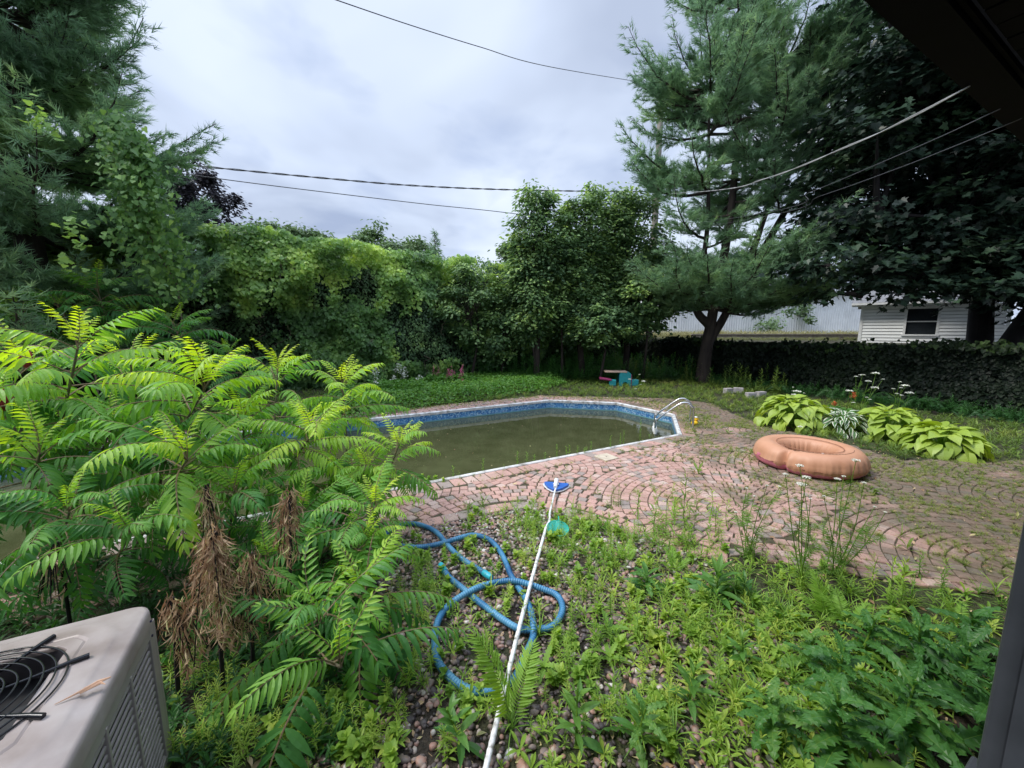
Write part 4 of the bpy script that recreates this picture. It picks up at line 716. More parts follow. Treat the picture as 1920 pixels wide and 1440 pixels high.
fbm_.tube([AL([0, 0, AH - .11]), AL([0, 0, AH - .045])], .05, 16); fbm_.build('fan', plain('grey_fan', (.012, .012, .013), .5), ac)
cp_ = MB(); p0 = G(102, 1321, AH + .02); p1 = G(209, 1275, AH + .02); dd = p1 - p0
cp_.tube([p0, p0 + dd * .3 + [0, 0, .004], p0 + dd * .7 + [.0, .012, .008], p1 + [0, 0, .012]], [.001, .003, .006, .002], 5); cp_.tube([p0 + dd * .45 + [0, -.004, .002], p0 + dd * .8 + [0, .002, .006], p1 + [.003, -.022, .006]], [.002, .005, .001], 5); cp_.tube([p0 + dd * .3 + [0, .003, .003], p0 + dd * .45 + [.0, .016, .004], p0 + dd * .6 + [0, .008, .004]], [.001, .004, .001], 4)
tag(cp_.build('wood_splinter', plain('fresh_wood', (.55, .34, .22), .7)), 'pale torn wood splinter lying on the top of the cooling unit', 'splinter')
# ================================================================== pool things
cdv = unit(np.r_[D_[:2] - C_[:2], 0]); cdo = np.array([-cdv[1], cdv[0], 0]); cdo = cdo if cdo[0] > 0 else -cdo; lc = (C_ * .46 + D_ * .54); lc[2] = 0
ld = empty('pool_ladder', tuple(lc + cdo * .3), 'shiny steel pool ladder with two arched handrails at the right end of the pool', 'ladder'); M_ST = noisemat('polished_steel', [(.3, (.50, .50, .50)), (.7, (.70, .70, .70))], 6, .18, 3, 0, .95)
for sg in (-.25, .25):
    q = MB(); prof = [(-.40, -1.0), (-.40, .06), (-.37, .14), (-.28, .24), (.0, .47), (.09, .525), (.18, .53), (.27, .47), (.31, .38), (.31, .0)]
    q.tube(spline([lc + cdv * sg + cdo * a + [0, 0, z] for a, z in prof], 6), .021, 12); q.build('handrail', M_ST, ld, True)
    q = MB(); q.tube([lc + cdv * sg + cdo * .31 + [0, 0, .0], lc + cdv * sg + cdo * .31 + [0, 0, .035]], [.05, .045], 16); q.build('base_flange', M_ST, ld, True)
    q = MB(); q.tube([lc + cdv * sg + cdo * -.40 + [0, 0, -.16], lc + cdv * sg + cdo * -.40 + [0, 0, -.04]], [.034, .034], 12); q.build('rubber_bumper', plain('white_plastic', (.72, .72, .70), .4), ld, True)
for z in (-.12, -.42): q = MB(); q.box(lc + cdo * -.40 + [0, 0, z], (.46, .09, .03), np.column_stack([cdv, cdo, [0, 0, 1.]])); q.build('step', plain('white_step', (.70, .70, .68), .4), ld, bevel=.006)
# small yellow duck
dk = G(1302, 797, .02); du = empty('toy_duck', tuple(dk), 'tiny yellow toy duck beside the foot of the pool ladder', 'toy')
def blob(mb, c, rad, M=None, n=10, m=14, mat=0, tint=.5, fn=None):
    th = np.linspace(0, math.pi, n); ph = np.linspace(0, 2 * math.pi, m, endpoint=False); V = np.array([(math.sin(t) * math.cos(p), math.sin(t) * math.sin(p), math.cos(t)) for t in th for p in ph]); 
    if fn is not None: V = fn(V)
    V = V * rad; V = V if M is None else V @ np.asarray(M).T
    mb.add(V + c, np.array([(i * m + j, (i + 1) * m + j, (i + 1) * m + (j + 1) % m, i * m + (j + 1) % m) for i in range(n - 1) for j in range(m)]), mat, tint)
M_Y = plain('yellow_vinyl', (.80, .50, .02), .35)
q = MB(); blob(q, dk + [0, 0, .045], np.array([.085, .06, .045]), rotz(.5), fn=lambda V: V * np.c_[np.ones(len(V)), np.ones(len(V)), 1 + .8 * np.clip(-V[:, 0], 0, 1) ** 3]); blob(q, dk + [.045, .025, .12], np.array([.042, .040, .042])); q.build('body', M_Y, du, True)
q = MB(); blob(q, dk + [.088, .048, .115], np.array([.026, .02, .010]), rotz(.5), 6, 8); q.build('beak', plain('orange_vinyl', (.75, .16, .02), .4), du, True)
q = MB(); blob(q, dk + [.03, .02, .165], np.array([.035, .035, .016])); q.build('cap', plain('white_vinyl', (.8, .78, .75), .4), du, True)
# inflatable ring shaped like a bitten doughnut
dc = np.array([4.33, 5.50, 0.]); RO, TH = .67, .18
dn_ = empty('pool_float', tuple(dc), 'orange-tan inflatable doughnut ring with a bite dent, lying on the brick paving', 'pool float')
NT, NP = 180, 44; V = []; F = []; 
bite = R(205)          # bite faces the camera's left
for i in range(NT):
    th = 2 * math.pi * i / NT; da = (th - bite + math.pi) % (2 * math.pi) - math.pi
    dent = .075 * math.exp(-((da + .30) / .16) ** 2) * 0 + .12 * max(0, 1 - abs(da / .10)) ** .7 * (abs(da) < .10) + .05 * math.exp(-((da) / .42) ** 2)
    ro = RO - dent; ri = .30 + .006 * math.sin(th * 3); rc = (ro + ri) / 2; hw_ = (ro - ri) / 2
    for j in range(NP):
        a = 2 * math.pi * j / NP; ca, sa = math.cos(a), math.sin(a); x = rc + hw_ * (abs(ca) ** .85) * (1 if ca > 0 else -1); wr = .007 * math.sin(th * 26 + 2 * math.sin(th * 5)) * (max(0, abs(ca)) ** 4) + .005 * math.sin(th * 61 + math.sin(th * 9)) * (abs(ca) ** 6)
        z = .125 + (.205 if sa > 0 else .125) * (abs(sa) ** .8) * (1 if sa > 0 else -1) - .018 * math.exp(-((a - 1.9) / .14) ** 2) ; z *= 1 - .12 * math.exp(-(da / .3) ** 2)
        x += wr + (.012 if j == 0 else 0); V.append((x * math.cos(th), x * math.sin(th), max(z, 0) + .022))
F = np.array([(i * NP + j, ((i + 1) % NT) * NP + j, ((i + 1) % NT) * NP + (j + 1) % NP, i * NP + (j + 1) % NP) for i in range(NT) for j in range(NP)])
V = np.array(V); fz = V[F].mean(1); fth = np.arctan2(fz[:, 1], fz[:, 0]); fr_ = np.linalg.norm(fz[:, :2], axis=1)
zl = .022 + .125 * (.50 + .16 * np.abs(np.sin(fth * 9)) + .55 * np.exp(-(((fth - (bite - 2 * math.pi) + .55 + math.pi) % (2 * math.pi) - math.pi) / .35) ** 2)); pk = (fz[:, 2] < zl) & (fr_ > .42)
mb = MB(); mb.add(V + dc, F[~pk], 0); mb.add(V + dc, F[pk], 1)
o = mb.build('ring', [noisemat('tan_vinyl', [(.3, (.50, .245, .14)), (.7, (.60, .32, .20))], 3, .5, 6, .1, bdist=.004), plain('pink_vinyl', (.62, .20, .27), .4)], dn_, True)
mb = MB(); t = np.linspace(0, 2 * math.pi, 121); 
def dro(th): da = (th - bite + np.pi) % (2 * np.pi) - np.pi; return RO - (.12 * np.clip(1 - np.abs(da / .10), 0, 1) ** .7 + .05 * np.exp(-(da / .42) ** 2))
mb.tube(np.c_[np.cos(t) * (dro(t) + .006), np.sin(t) * (dro(t) + .006), np.full(121, .125 + .022)] + dc, .0045, 5, cap=False)
mb.tube(np.c_[np.cos(t) * .395, np.sin(t) * .395, np.full(121, .340)] + dc, .0045, 5, cap=False); mb.build('seam', plain('tan_seam', (.34, .15, .085), .5), dn_, True)
mb = MB(); t2 = np.linspace(R(215), R(320), 60); mb.tube(np.c_[np.cos(t2) * .50, np.sin(t2) * .50, np.full(60, .353) + .002 * np.sin(t2 * 70)] + dc, .0032, 5); mb.build('stitching', plain('brown_print', (.20, .10, .06), .6), dn_, True)
q = MB(); vp = dc + [.50 * math.cos(R(250)), .50 * math.sin(R(250)), .352]; q.tube([vp - [0, 0, .01], vp + [0, 0, .012]], [.018, .014], 12); q.build('valve', plain('clear_valve', (.55, .40, .33), .3), dn_, True)
# skimmer lid
lp = G(1137, 857, .035); q = MB(); Ml = np.column_stack([fd.tolist() + [0], fnn.tolist() + [0], [0, 0, 1.]]); Ml = Ml @ rotz(R(8)); lid = empty('skimmer_lid', tuple(lp), 'square cream concrete skimmer lid set in the brick beside the pool', 'lid'); q.box(lp - [0, 0, .008], (.27, .27, .03), Ml); q.build('slab', noisemat('cream_concrete', [(.3, (.44, .37, .28)), (.7, (.62, .54, .42))], 9, .8), lid, bevel=.004)
q = MB(); q.tube([lp + [0, 0, .008], lp + [0, 0, .0095]], .011, 12); q.build('finger_hole', plain('dark_hole', (.05, .04, .03), .9), lid)
# telescopic pole with vacuum head
pA, pB = G(903, 1475, .10), G(1042, 912, .07); vac = empty('vacuum_pole', tuple(pB * [1, 1, 0]), 'long white taped pole with a blue vacuum head lying across the gravel', 'pool pole')
m_, n_2, l_2, b_2 = newmat('white_taped_pole'); tcn = n_2.new('ShaderNodeTexCoord'); nz_ = n_2.new('ShaderNodeTexNoise'); nz_.inputs['Scale'].default_value = 26; nz_.inputs['Detail'].default_value = 5; l_2.new(tcn.outputs['Object'], nz_.inputs['Vector']); l_2.new(ramp(n_2, l_2, nz_.outputs['Fac'], [(.30, (.30, .28, .25)), (.42, (.60, .59, .56)), (.52, (.80, .80, .79))]), b_2.inputs['Base Color']); b_2.inputs['Roughness'].default_value = .5
nseg = 260; t = np.linspace(0, 1, nseg); PP = pA + (pB - pA) * t[:, None]; PP[:, 2] += .012 * np.sin(t * 3.1); PP[:, 0] += .018 * np.exp(-((t - .72) / .03) ** 2) - .008 * np.sin(t * 6)
q = MB(); q.tube(PP, .0135 + .0022 * np.sin(t * 260) ** 8 - .003 * (t > .73), 12); q.build('pole', m_, vac, True)
pd = unit(pB - pA); hdv = unit(np.r_[pd[:2], 0]); hsd = np.array([hdv[1], -hdv[0], 0])
tri = [(-.17, .10), (-.155, .04), (-.10, -.06), (-.03, -.125), (.03, -.125), (.10, -.06), (.155, .04), (.17, .10), (.14, .115), (-.14, .115)]
hb0 = pB * [1, 1, 0] + [0, 0, .035] + hdv * .02
def plate(sc, z0, z1, name, mat, bev):
    q = MB(); P2 = [hb0 + hsd * x * sc + hdv * y * sc for x, y in tri]; k = len(P2); q.add([p + [0, 0, z0] for p in P2] + [p + [0, 0, z1] for p in P2], [tuple(range(k)), tuple(range(k, 2 * k))[::-1]] + [(i, k + i, k + (i + 1) % k, (i + 1) % k) for i in range(k)]); return q.build(name, mat, vac, bevel=bev)
plate(1.04, .0, .012, 'rubber_edge', plain('pale_rubber', (.62, .64, .66), .5), .003); plate(.93, .013, .042, 'vacuum_head', plain('blue_plastic', (.035, .13, .45), .35), .008)
q = MB(); q.tube([hb0 + [0, 0, .05] - hdv * .09, hb0 + [0, 0, .062] + hdv * .03], [.024, .024], 12); q.tube([hb0 + [0, 0, .05] + hdv * .03, hb0 + [0, 0, .085] + hdv * .09], [.028, .028], 12); q.tube([hb0 + [0, 0, .056] - hsd * .035, hb0 + [0, 0, .056] + hsd * .035], .010, 8); q.build('swivel', plain('white_swivel', (.78, .78, .78), .35), vac, True)
# teal hand net
nc = G(1046, 990, .09); ne = empty('hand_net', tuple(nc * [1, 1, 0]), 'round teal hand net lying on weeds beside the white pole', 'net'); M_T = plain('teal_plastic', (.01, .42, .34), .4); Nn = frames([.2, 1, .15], [0, -.45, 1])[0]; t = np.linspace(0, 2 * math.pi, 49)
q = MB(); q.tube((np.c_[np.cos(t) * .105, np.sin(t) * .115, t * 0] @ Nn.T) + nc, .0045, 6, cap=False); q.build('hoop', M_T, ne, True)
q = MB()
def bag(x, y): rr_ = np.sqrt((x / .105) ** 2 + (y / .115) ** 2); return np.c_[x, y - .05 * (1 - rr_ ** 2), -.045 * (1 - rr_ ** 2) + .008 * np.sin(x * 90) * (1 - rr_)] @ Nn.T + nc
for k in range(-15, 16):
    u = k / 16; lim = math.sqrt(max(0, 1 - u * u)); v = np.linspace(-lim, lim, 14); q.tube(bag(np.full(14, u * .105), v * .115), .002, 3, cap=False); q.tube(bag(v * .105, np.full(14, u * .115)), .002, 3, cap=False)
q.build('mesh_bag', plain('teal_netting', (.01, .45, .38), .5), ne)
q = MB(); q.tube([nc + Nn @ np.array([.0, .115, 0]), nc + Nn @ np.array([-.01, .20, -.01])], .006, 8); q.build('handle', M_T, ne, True)
# blue vacuum hose
hp = [(832, 1068, .05), (842, 1082, .04), (867, 1103, .03), (887, 1120, .03), (923, 1147, .03), (945, 1163, .03), (975, 1179, .03), (1017, 1179, .03), (1040, 1171, .03), (1054, 1147, .03), (1052, 1127, .03), (1040, 1113, .03), (1022, 1106, .035), (993, 1096, .06), (963, 1089, .07), (930, 1092, .06), (893, 1103, .07), (857, 1123, .06), (835, 1142, .03), (820, 1168, .03), (815, 1202, .03), (820, 1237, .03), (837, 1262, .03), (862, 1284, .03), (892, 1296, .03), (935, 1293, .03), (960, 1276, .03), (974, 1256, .03), (988, 1223, .03), (1000, 1192, .03), (998, 1157, .07), (986, 1123, .035), (971, 1100, .03), (957, 1076, .03), (945, 1047, .03), (933, 1027, .03), (916, 1011, .03), (889, 1003, .03), (860, 1009, .07), (838, 1016, .05), (808, 1023, .03), (780, 1026, .03), (750, 1023, .03), (728, 1014, .03), (724, 1002, .03), (740, 990, .03), (763, 982, .03), (788, 984, .03), (817, 997, .03), (840, 1023, .03), (860, 1043, .03), (880, 1057, .03), (903, 1071, .03), (912, 1077, .035)]
S_ = spline([G(a, b, z + .015) for a, b, z in hp], 10); L_ = np.r_[0, np.cumsum(np.linalg.norm(np.diff(S_, axis=0), axis=1))]; ss = np.arange(0, L_[-1], .0045); S2 = np.array([np.interp(ss, L_, S_[:, k]) for k in range(3)]).T
hs = empty('vacuum_hose', tuple(G(900, 1100)), 'ribbed blue pool hose lying in loops over the gravel and weeds', 'hose'); q = MB(); rd = .0225 + .0016 * np.cos(np.arange(len(ss)) * math.pi / 2 * 1.0)
q.tube(S2, rd, 10, 0, .5); ti = q.f[0][2]; ti[:] = np.repeat(np.where(np.arange(len(ss) - 1) % 4 < 2, .62, .38), 10)
q.build('hose', noisemat('blue_hose', [(.22, (.015, .085, .22)), (.5, (.045, .19, .36)), (.75, (.14, .36, .52))], 5, .4, 4, tintamt=.7), hs, True)
for a, b in ((0, 1), (-1, -2)):
    q = MB(); P0 = S2[a]; dq = unit(S2[a] - S2[a + (12 if a == 0 else -12)]); q.tube([P0 - dq * .03, P0 + dq * .04, P0 + dq * .045, P0 + dq * .07], [.026, .026, .022, .022], 14); q.build('cuff', plain('turquoise_cuff', (.03, .40, .50), .4), hs, True)
# cinder blocks
for i, (px, py, a, lb) in enumerate([(1365, 738, .3, 'leftmost of four grey blocks lying in the grass'), (1384, 737, -.4, 'second grey block in the grass, slightly tilted'), (1407, 747, .1, 'third grey block, squarest, near the lime hosta'), (1426, 745, .25, 'rightmost pinkish grey block beside the lime hosta')]):
    p = G(px, py); q = MB(); Mz = rotz(a); q.box(p + [0, 0, .09], (.27, .15, .17), Mz); c = q.build('concrete_block', noisemat('block_grey' + str(i), [(.3, (.30, .28, .28)), (.7, (.50, .46, .47))], 8, .9, bump=.3), None, bevel=.012); tag(c, lb, 'block', 'concrete blocks in the grass')
# toddler picnic table
tp_ = G(1160, 722); tt_ = empty('toy_picnic_table', tuple(tp_), 'small teal and maroon plastic picnic table sunk in the far grass', 'toy table'); Mt = rotz(-.12)
M_TL = plain('teal_toy_plastic', (.02, .28, .31), .45); M_MR = plain('maroon_plastic', (.26, .03, .11), .45); M_TN = plain('tan_plastic', (.46, .33, .26), .5)
q = MB(); q.box(tp_ + [-.14, 0, .50], (.78, .50, .05), Mt); q.build('table_top', M_TN, tt_, bevel=.015)
q = MB(); t = np.linspace(0, math.pi, 9); oo = [(-.2, .0), (-.2, .42)] + [(-.2 * math.cos(a), .42 + .1 * math.sin(a)) for a in t[1:-1]] + [(.2, .42), (.2, 0), (.09, 0), (.06, .14), (-.06, .14), (-.09, 0)]; k = len(oo); q.add([tp_ + Mt @ np.array([.18 + x, -.26, z]) for x, z in oo] + [tp_ + Mt @ np.array([.18 + x, .24, z]) for x, z in oo], [tuple(range(k)), tuple(range(k, 2 * k))[::-1]] + [(i, k + i, k + (i + 1) % k, (i + 1) % k) for i in range(k)]); q.build('leg_panel', M_TL, tt_)
q = MB(); q.box(tp_ + [-.52, -.12, .24], (.42, .32, .07), Mt @ np.array([[1, 0, .12], [0, 1, 0], [-.12, 0, 1]])); q.build('bench', M_MR, tt_, bevel=.02); q = MB(); q.box(tp_ + [.36, -.22, .2], (.07, .1, .4), Mt); q.build('bench_post', M_MR, tt_, bevel=.01)
for dx in (-.28, .52): q = MB(); q.box(tp_ + [dx, -.18, .12], (.24, .22, .22), Mt); q.build('bench_foot', M_TL, tt_, bevel=.02)
# ================================================================== planting on the right and flowers
def hosta(px, py, rad, hgt, n, Ls, mat, label, seed, var=False):
    r = np.random.default_rng(seed); b = G(px, py); rt = empty('hosta', tuple(b), label, 'hosta', 'hostas beside the paving'); q = MB(); st = MB()
    if var:
        V = []; n_s = 7; pf = [.1, .75, 1, .9, .6, .25, .03]
        for i, w_ in enumerate(pf):
            y = i / (n_s - 1); z = -.45 * y * y
            for f in (-1, -.6, 0, .6, 1): V.append((f * w_ * .17, y, z + abs(f) * w_ * .05 + .02 * math.sin(i * 2 + f * 3)))
        T = (np.array(V), [(np.array([(i * 5 + j, i * 5 + j + 1, i * 5 + j + 6, i * 5 + j + 5) for i in range(n_s - 1) for j in range(4)]), 0, np.array([.95, .5, .5, .95] * (n_s - 1)))])
    else: T = strip([.5, .95, 1, .95, .8, .55, .25, .03], 1, .74, .42, .22)
    for k in range(n):
        u = (k + .5) / n; a = k * 2.4 + r.normal() * .2; rr_ = rad * u ** .6 * .78; z = hgt * (1 - .9 * u ** 2.0) * r.uniform(.85, 1.1); p = b + [math.cos(a) * rr_, math.sin(a) * rr_, z]; el = .55 - 1.35 * u + r.normal() * .15
        q.inst(T, orient(a + r.normal() * .25, el, r.normal() * .3, Ls * r.uniform(.75, 1.15))[None], [p], np.clip(.5 + r.normal() * .10 + .12 * (.5 - u), 0, 1) if not var else .5)
        st.tube([b + [math.cos(a) * .03, math.sin(a) * .03, 0], (b + p) / 2 + [0, 0, z * .25], p], .005, 4, cap=False)
    st.build('stalks', G_['fern'], rt); q.build('leaves', mat, rt)
hosta(1485, 800, .80, .56, 150, .25, G_['hosta'], 'lime-yellow hosta mound at the left of the bed, topped by a white flower', 1)
hosta(1578, 812, .50, .38, 110, .24, G_['vhosta'], 'white-edged variegated hosta between the two lime ones', 2, True)
hosta(1662, 822, .66, .50, 100, .25, G_['hosta'], 'green-gold hosta in the middle of the bed behind weeds', 3)
hosta(1762, 850, .62, .42, 95, .27, G_['hosta'], 'lime hosta with the largest leaves at the right end of the bed', 4)
def umbel_plant(px, py, heads, label, seed, leafy=26, grp='white lace flowers', near=False):
    """heads: (px, py, radius) of each flower head, standing at the same distance as the base"""
    r = np.random.default_rng(seed); b = G(px, py); rt = empty('lace_flower', tuple(b), label, 'wildflower', grp); st = MB(); lf = MB()
    fern_t = frond(L=.16, pairs=8, arch=.6, rise=.7, leaflet=.38, narrow=.16, sag=.2, seed=seed)
    for hx, hy, hr in heads:
        fl = MB(); st = MB()
        t_ = W(hx, hy, b[1] + r.uniform(-.18, .18)); P = spline([b + [r.normal() * .03, r.normal() * .03, 0], (b + t_) / 2 + [r.normal() * .03, r.normal() * .03, 0], t_ - [0, 0, hr * .5]], 6); st.tube(P, np.linspace(.0045, .0022, len(P)), 5)
        m = 26; a = np.arange(m) * 2.4; rr_ = hr * np.sqrt((np.arange(m) + .5) / m); Pk = t_ + np.c_[np.cos(a) * rr_, np.sin(a) * rr_, .25 * hr * (1 - (rr_ / hr) ** 2)]
        for p in Pk[::2]: st.tube([P[-1], p], .0012, 3, cap=False)
        for p in Pk: fl.inst(OVAL, scatter_rot(5, r, .35, (0, 0, 1), hr * .22, hr * .34), np.tile(p, (5, 1)), .5)
        fl.build('flower_head', G_['petal'], rt); st.build('stem', G_['weed'], rt)
        for k in range(leafy // (2 * max(1, len(heads))) + 1): p = P[r.integers(0, len(P) - 3)]; lf.inst(fern_t, orient(r.uniform(0, 6.28), r.uniform(.1, .8), 0, r.uniform(.5, 1.1))[None], [p], .35)
    lf.build('leaves', [G_['weed'], G_['weed']], rt)
umbel_plant(1600, 800, [(1617, 703, .05), (1642, 700, .07), (1628, 715, .055), (1640, 727, .07), (1593, 733, .06), (1605, 706, .035), (1625, 745, .03), (1600, 755, .04), (1631, 749, .03), (1655, 711, .03)], 'tall clump of white lace flowers behind the variegated hosta', 1, 30)
umbel_plant(1680, 800, [(1697, 723, .07), (1706, 737, .07), (1687, 716, .03), (1690, 727, .03), (1675, 729, .03), (1682, 738, .03), (1690, 741, .03)], 'white lace flowers standing against the dark fence, right clump', 2, 20)
umbel_plant(1498, 790, [(1494, 734, .075), (1489, 740, .055), (1508, 737, .02), (1487, 726, .02)], 'white lace flower rising from the left lime hosta', 3, 6)
umbel_plant(1505, 1112, [(1500, 873, .026), (1512, 895, .026), (1473, 889, .018), (1503, 908, .030), (1520, 935, .012)], 'tall lace weed with flat heads in front of the inflatable ring', 4, 60, near=True)
umbel_plant(1565, 1080, [(1605, 863, .030), (1570, 898, .022), (1582, 893, .016), (1620, 905, .016), (1545, 930, .012), (1640, 950, .012), (1660, 960, .012)], 'many-stemmed lace weed right of the flat-headed one', 5, 90, near=True)
umbel_plant(1395, 1050, [(1400, 915, .012), (1415, 930, .014), (1438, 910, .012), (1462, 912, .014), (1380, 960, .012)], 'feathery lace weed at the front edge of the brick paving', 6, 60, near=True)
umbel_plant(1172, 740, [(1181, 711, .05), (1207, 715, .07), (1199, 702, .03), (1201, 721, .025), (1192, 729, .03)], 'white lace flower in front of the teal toy table', 7, 8)
umbel_plant(1509, 835, [(1500, 800, .04), (1516, 818, .02)], 'small low lace flower in front of the left lime hosta', 8, 8)
def spikes(px, py, n, mat, label, seed, w_=.55, h_=.55, name='astilbe', fr=.035, lo=.6):
    r = np.random.default_rng(seed); b = G(px, py); rt = empty(name, tuple(b), label, 'flower'); st = MB(); fl = MB(); lf = MB()
    for k in range(n):
        fl = MB(); st = MB(); p = b + [r.uniform(-w_, w_), r.uniform(-.2, .2), 0]; h__ = h_ * r.uniform(.55, 1.2); p = p + [0, r.uniform(-.25, .25), 0]; st.tube([p, p + [r.normal() * .03, 0, h__]], .004, 4); m = 60; u = r.random(m); fl.inst(OVAL, scatter_rot(m, r, .8, (0, 0, 1), .02, .04), p + np.c_[r.normal(size=(m, 2)) * (fr * (1.1 - u))[:, None], h__ * lo + u * h__ * (1.04 - lo)])
        fl.build('flower_spike', mat, rt); st.build('stem', G_['weed'], rt)
    m = 900; P = b + np.c_[r.uniform(-w_ * 1.1, w_ * 1.1, m), r.uniform(-.3, .3, m), h_ * .62 * r.random(m)]; lf.inst(OVAL, scatter_rot(m, r, .6, (0, -.3, 1), .06, .12), P, .4)
    lf.build('leaves', G_['cover'], rt)
spikes(838, 728, 15, G_['pink'], 'pink feathery flower spikes in front of the hedge', 1, .6, .78)
spikes(872, 730, 2, plain('magenta_petal', (.65, .06, .25), .7), 'single magenta flower right of the pink spikes', 2, .08, .35, 'phlox')
spikes(745, 745, 10, plain('hydrangea_white', (.66, .68, .60), .8), 'white-flowered bush at the foot of the hedge, left of the pink spikes', 3, .7, .85, 'hydrangea', .07, .8)
spikes(1573, 800, 2, plain('orange_petal', (.60, .14, .04), .7), 'orange lily bloom in front of the dark fence', 4, .05, .62, 'lily', .022, .84)
# ================================================================== gravel, weeds, grass
r = np.random.default_rng(9)
GRAV = np.array([G(*p)[:2] for p in [(560, 1120), (640, 1040), (730, 997), (869, 962), (975, 945), (1105, 966), (1200, 992), (1290, 1035), (1380, 1090), (1480, 1180), (1640, 1330), (1720, 1560), (520, 1560), (540, 1300)]])
n = 26000; P = np.c_[r.uniform(-1.8, 3, n), r.uniform(1.2, 4.6, n)]; P = P[inpoly(P, GRAV) & ~in_deck(P)]
dd_ = np.linalg.norm(P, axis=1); P = P[(r.random(len(P)) < np.where(dd_ < 2.6, .75, 1)) & (fbm(P * 1.6, 12) + .12 * (P[:, 1] > 3.2) > .18)]; m = len(P)
ico = bmesh.new(); bmesh.ops.create_icosphere(ico, subdivisions=2, radius=1); IV = np.array([v.co[:] for v in ico.verts]); IF = np.array([[v.index for v in f.verts] for f in ico.faces]); ico.free()
ico = bmesh.new(); bmesh.ops.create_icosphere(ico, subdivisions=1, radius=1); IV1 = np.array([v.co[:] for v in ico.verts]); IF1 = np.array([[v.index for v in f.verts] for f in ico.faces]); ico.free()
gm = MB(); Ts = []
for k in range(10): v = IV * (1 + .28 * (fbm(IV * 1.3 + k * 7, k)[:, None] - .5) * 2) * r.uniform([.8, .6, .42], [1.25, .95, .7]); Ts.append((v, [(IF, 0, np.full(len(IF), .5))]))
near = dd_[:0]; dd_ = np.linalg.norm(P, axis=1)
sz = r.gamma(7, .0020, m) + .003; z0 = r.uniform(-.002, .014, m); pkk = r.integers(0, 10, m)
for k in range(10):
    s = pkk == k; c = s.sum(); gm.inst(Ts[k], scatter_rot(c, r, .25, (0, 0, 1), 1, 1) * sz[s][:, None, None], np.c_[P[s], z0[s]], np.clip(r.beta(1.5, 2.0, c) + .22 * np.clip((P[s][:, 1] - 2.9) / .9, 0, 1), 0, 1))
tag(gm.build('gravel', G_['stone'], smooth=True), 'loose bed of rounded mixed pebbles between the paving and the house', 'gravel', kind='stuff')
# weed plants
def stemmy(h, nl, ll, prof, wd, el0, el1, seed, ttone=.0, drp=.2):
    r = np.random.default_rng(seed); q = MB(); q.tube([[0, 0, 0], [.01, .0, h * .5], [.0, .01, h]], [.0022, .0018, .001], 3, 0, .4, False); lf = strip(prof, 1, wd, drp, .3)
    for k in range(nl):
        u = (k + .5) / nl; q.inst(lf, orient(k * 2.4 + r.normal() * .3, el0 + (el1 - el0) * u + r.normal() * .12, r.normal() * .2, ll * (1 - .5 * u) * r.uniform(.8, 1.15))[None], [[0, 0, h * (.1 + .9 * u)]], .45 + .22 * u + ttone)
    return q.tmpl()
def rosette(nl, ll, prof, wd, drp, el0, el1, seed, z=.01):
    r = np.random.default_rng(seed); q = MB(); lf = [strip(prof, 1, wd * k_, drp * d_, .28) for k_, d_ in ((1, 1), (.85, 1.5), (1.1, .6))]
    for k in range(nl): u = (k + .5) / nl; q.inst(lf[k % 3], orient(k * 2.4 + r.normal() * .25, el0 + (el1 - el0) * u + r.normal() * .1, r.normal() * .3, ll * r.uniform(.7, 1.1))[None], [[0, 0, z + .04 * u]], .45 + .15 * u + r.normal() * .06)
    return q.tmpl()
LNC = [stemmy(.17, 13, .095, LANCE, .20, .25, 1.1, i) for i in range(3)] + [stemmy(.24, 18, .085, LANCE, .17, .1, 1.2, 5 + i) for i in range(2)]
FINE = [stemmy(.16, 34, .06, [.3, 1, .8, .05], .11, .0, 1.0, 10 + i, .02, .3) for i in range(3)]
SPAT = [rosette(9, .12, [.15, .35, .8, 1, .8, .05], .24, .25, .3, 1.1, i) for i in range(3)]
CLOV = [rosette(16, .035, [.2, .9, 1, .7, .1], .75, .2, .0, .9, 30 + i, .02) for i in range(3)]
GRS = [rosette(16, .13, BLADE, .055, .55, .5, 1.3, 40 + i) for i in range(3)]
TALL = [stemmy(.34, 26, .10, LANCE, .17, .1, 1.1, 50 + i) for i in range(2)]
JAG = [rosette(8, .17, jag(13), .36, .45, .15, 1.1, 55 + i) for i in range(3)]
HS_ = S_[::6, :2]
def sow(mb, T, n, xr, yr, fn, smin, smax, tone, mat=0, seed=0, z=.004):
    r = np.random.default_rng(seed); P = np.c_[r.uniform(*xr, n), r.uniform(*yr, n)]; px, py = projN(np.c_[P, np.zeros(n)]); d = fn(px, py, P) * np.where(segdist(P + np.array([0, -.05]), HS_, False) < .07, .2, 1.) * np.where(segdist(P, np.array([pA[:2], pB[:2]]), False) < .04, .3, 1.); P = P[r.random(n) < d]; m = len(P); pk = r.integers(0, len(T), m); tb = np.clip(tone + (fbm(P * 2.2, seed) - .5) * .5 + r.normal(size=m) * .07, 0, 1)
    for k in range(len(T)):
        s = pk == k; c = s.sum()
        if c: mb.inst(T[k], np.stack([rotz(a) for a in r.uniform(0, 6.28, c)]) * r.uniform(smin, smax, c)[:, None, None], np.c_[P[s], np.full(c, z)], tb[s], mat)
    return mb
def blob_d(px, py, L): 
    d = np.zeros(len(px))
    for cx, cy, sx, sy, a in L: d = np.maximum(d, a * np.exp(-((px - cx) / sx) ** 2 - ((py - cy) / sy) ** 2))
    return d
XR, YR = (-2.2, 4.2), (1.2, 5.0)
hosef = lambda P: 1.0
def keep(P, mar=.0): return ~inpoly(P, grow(POOL, .12))
wd_ = MB()
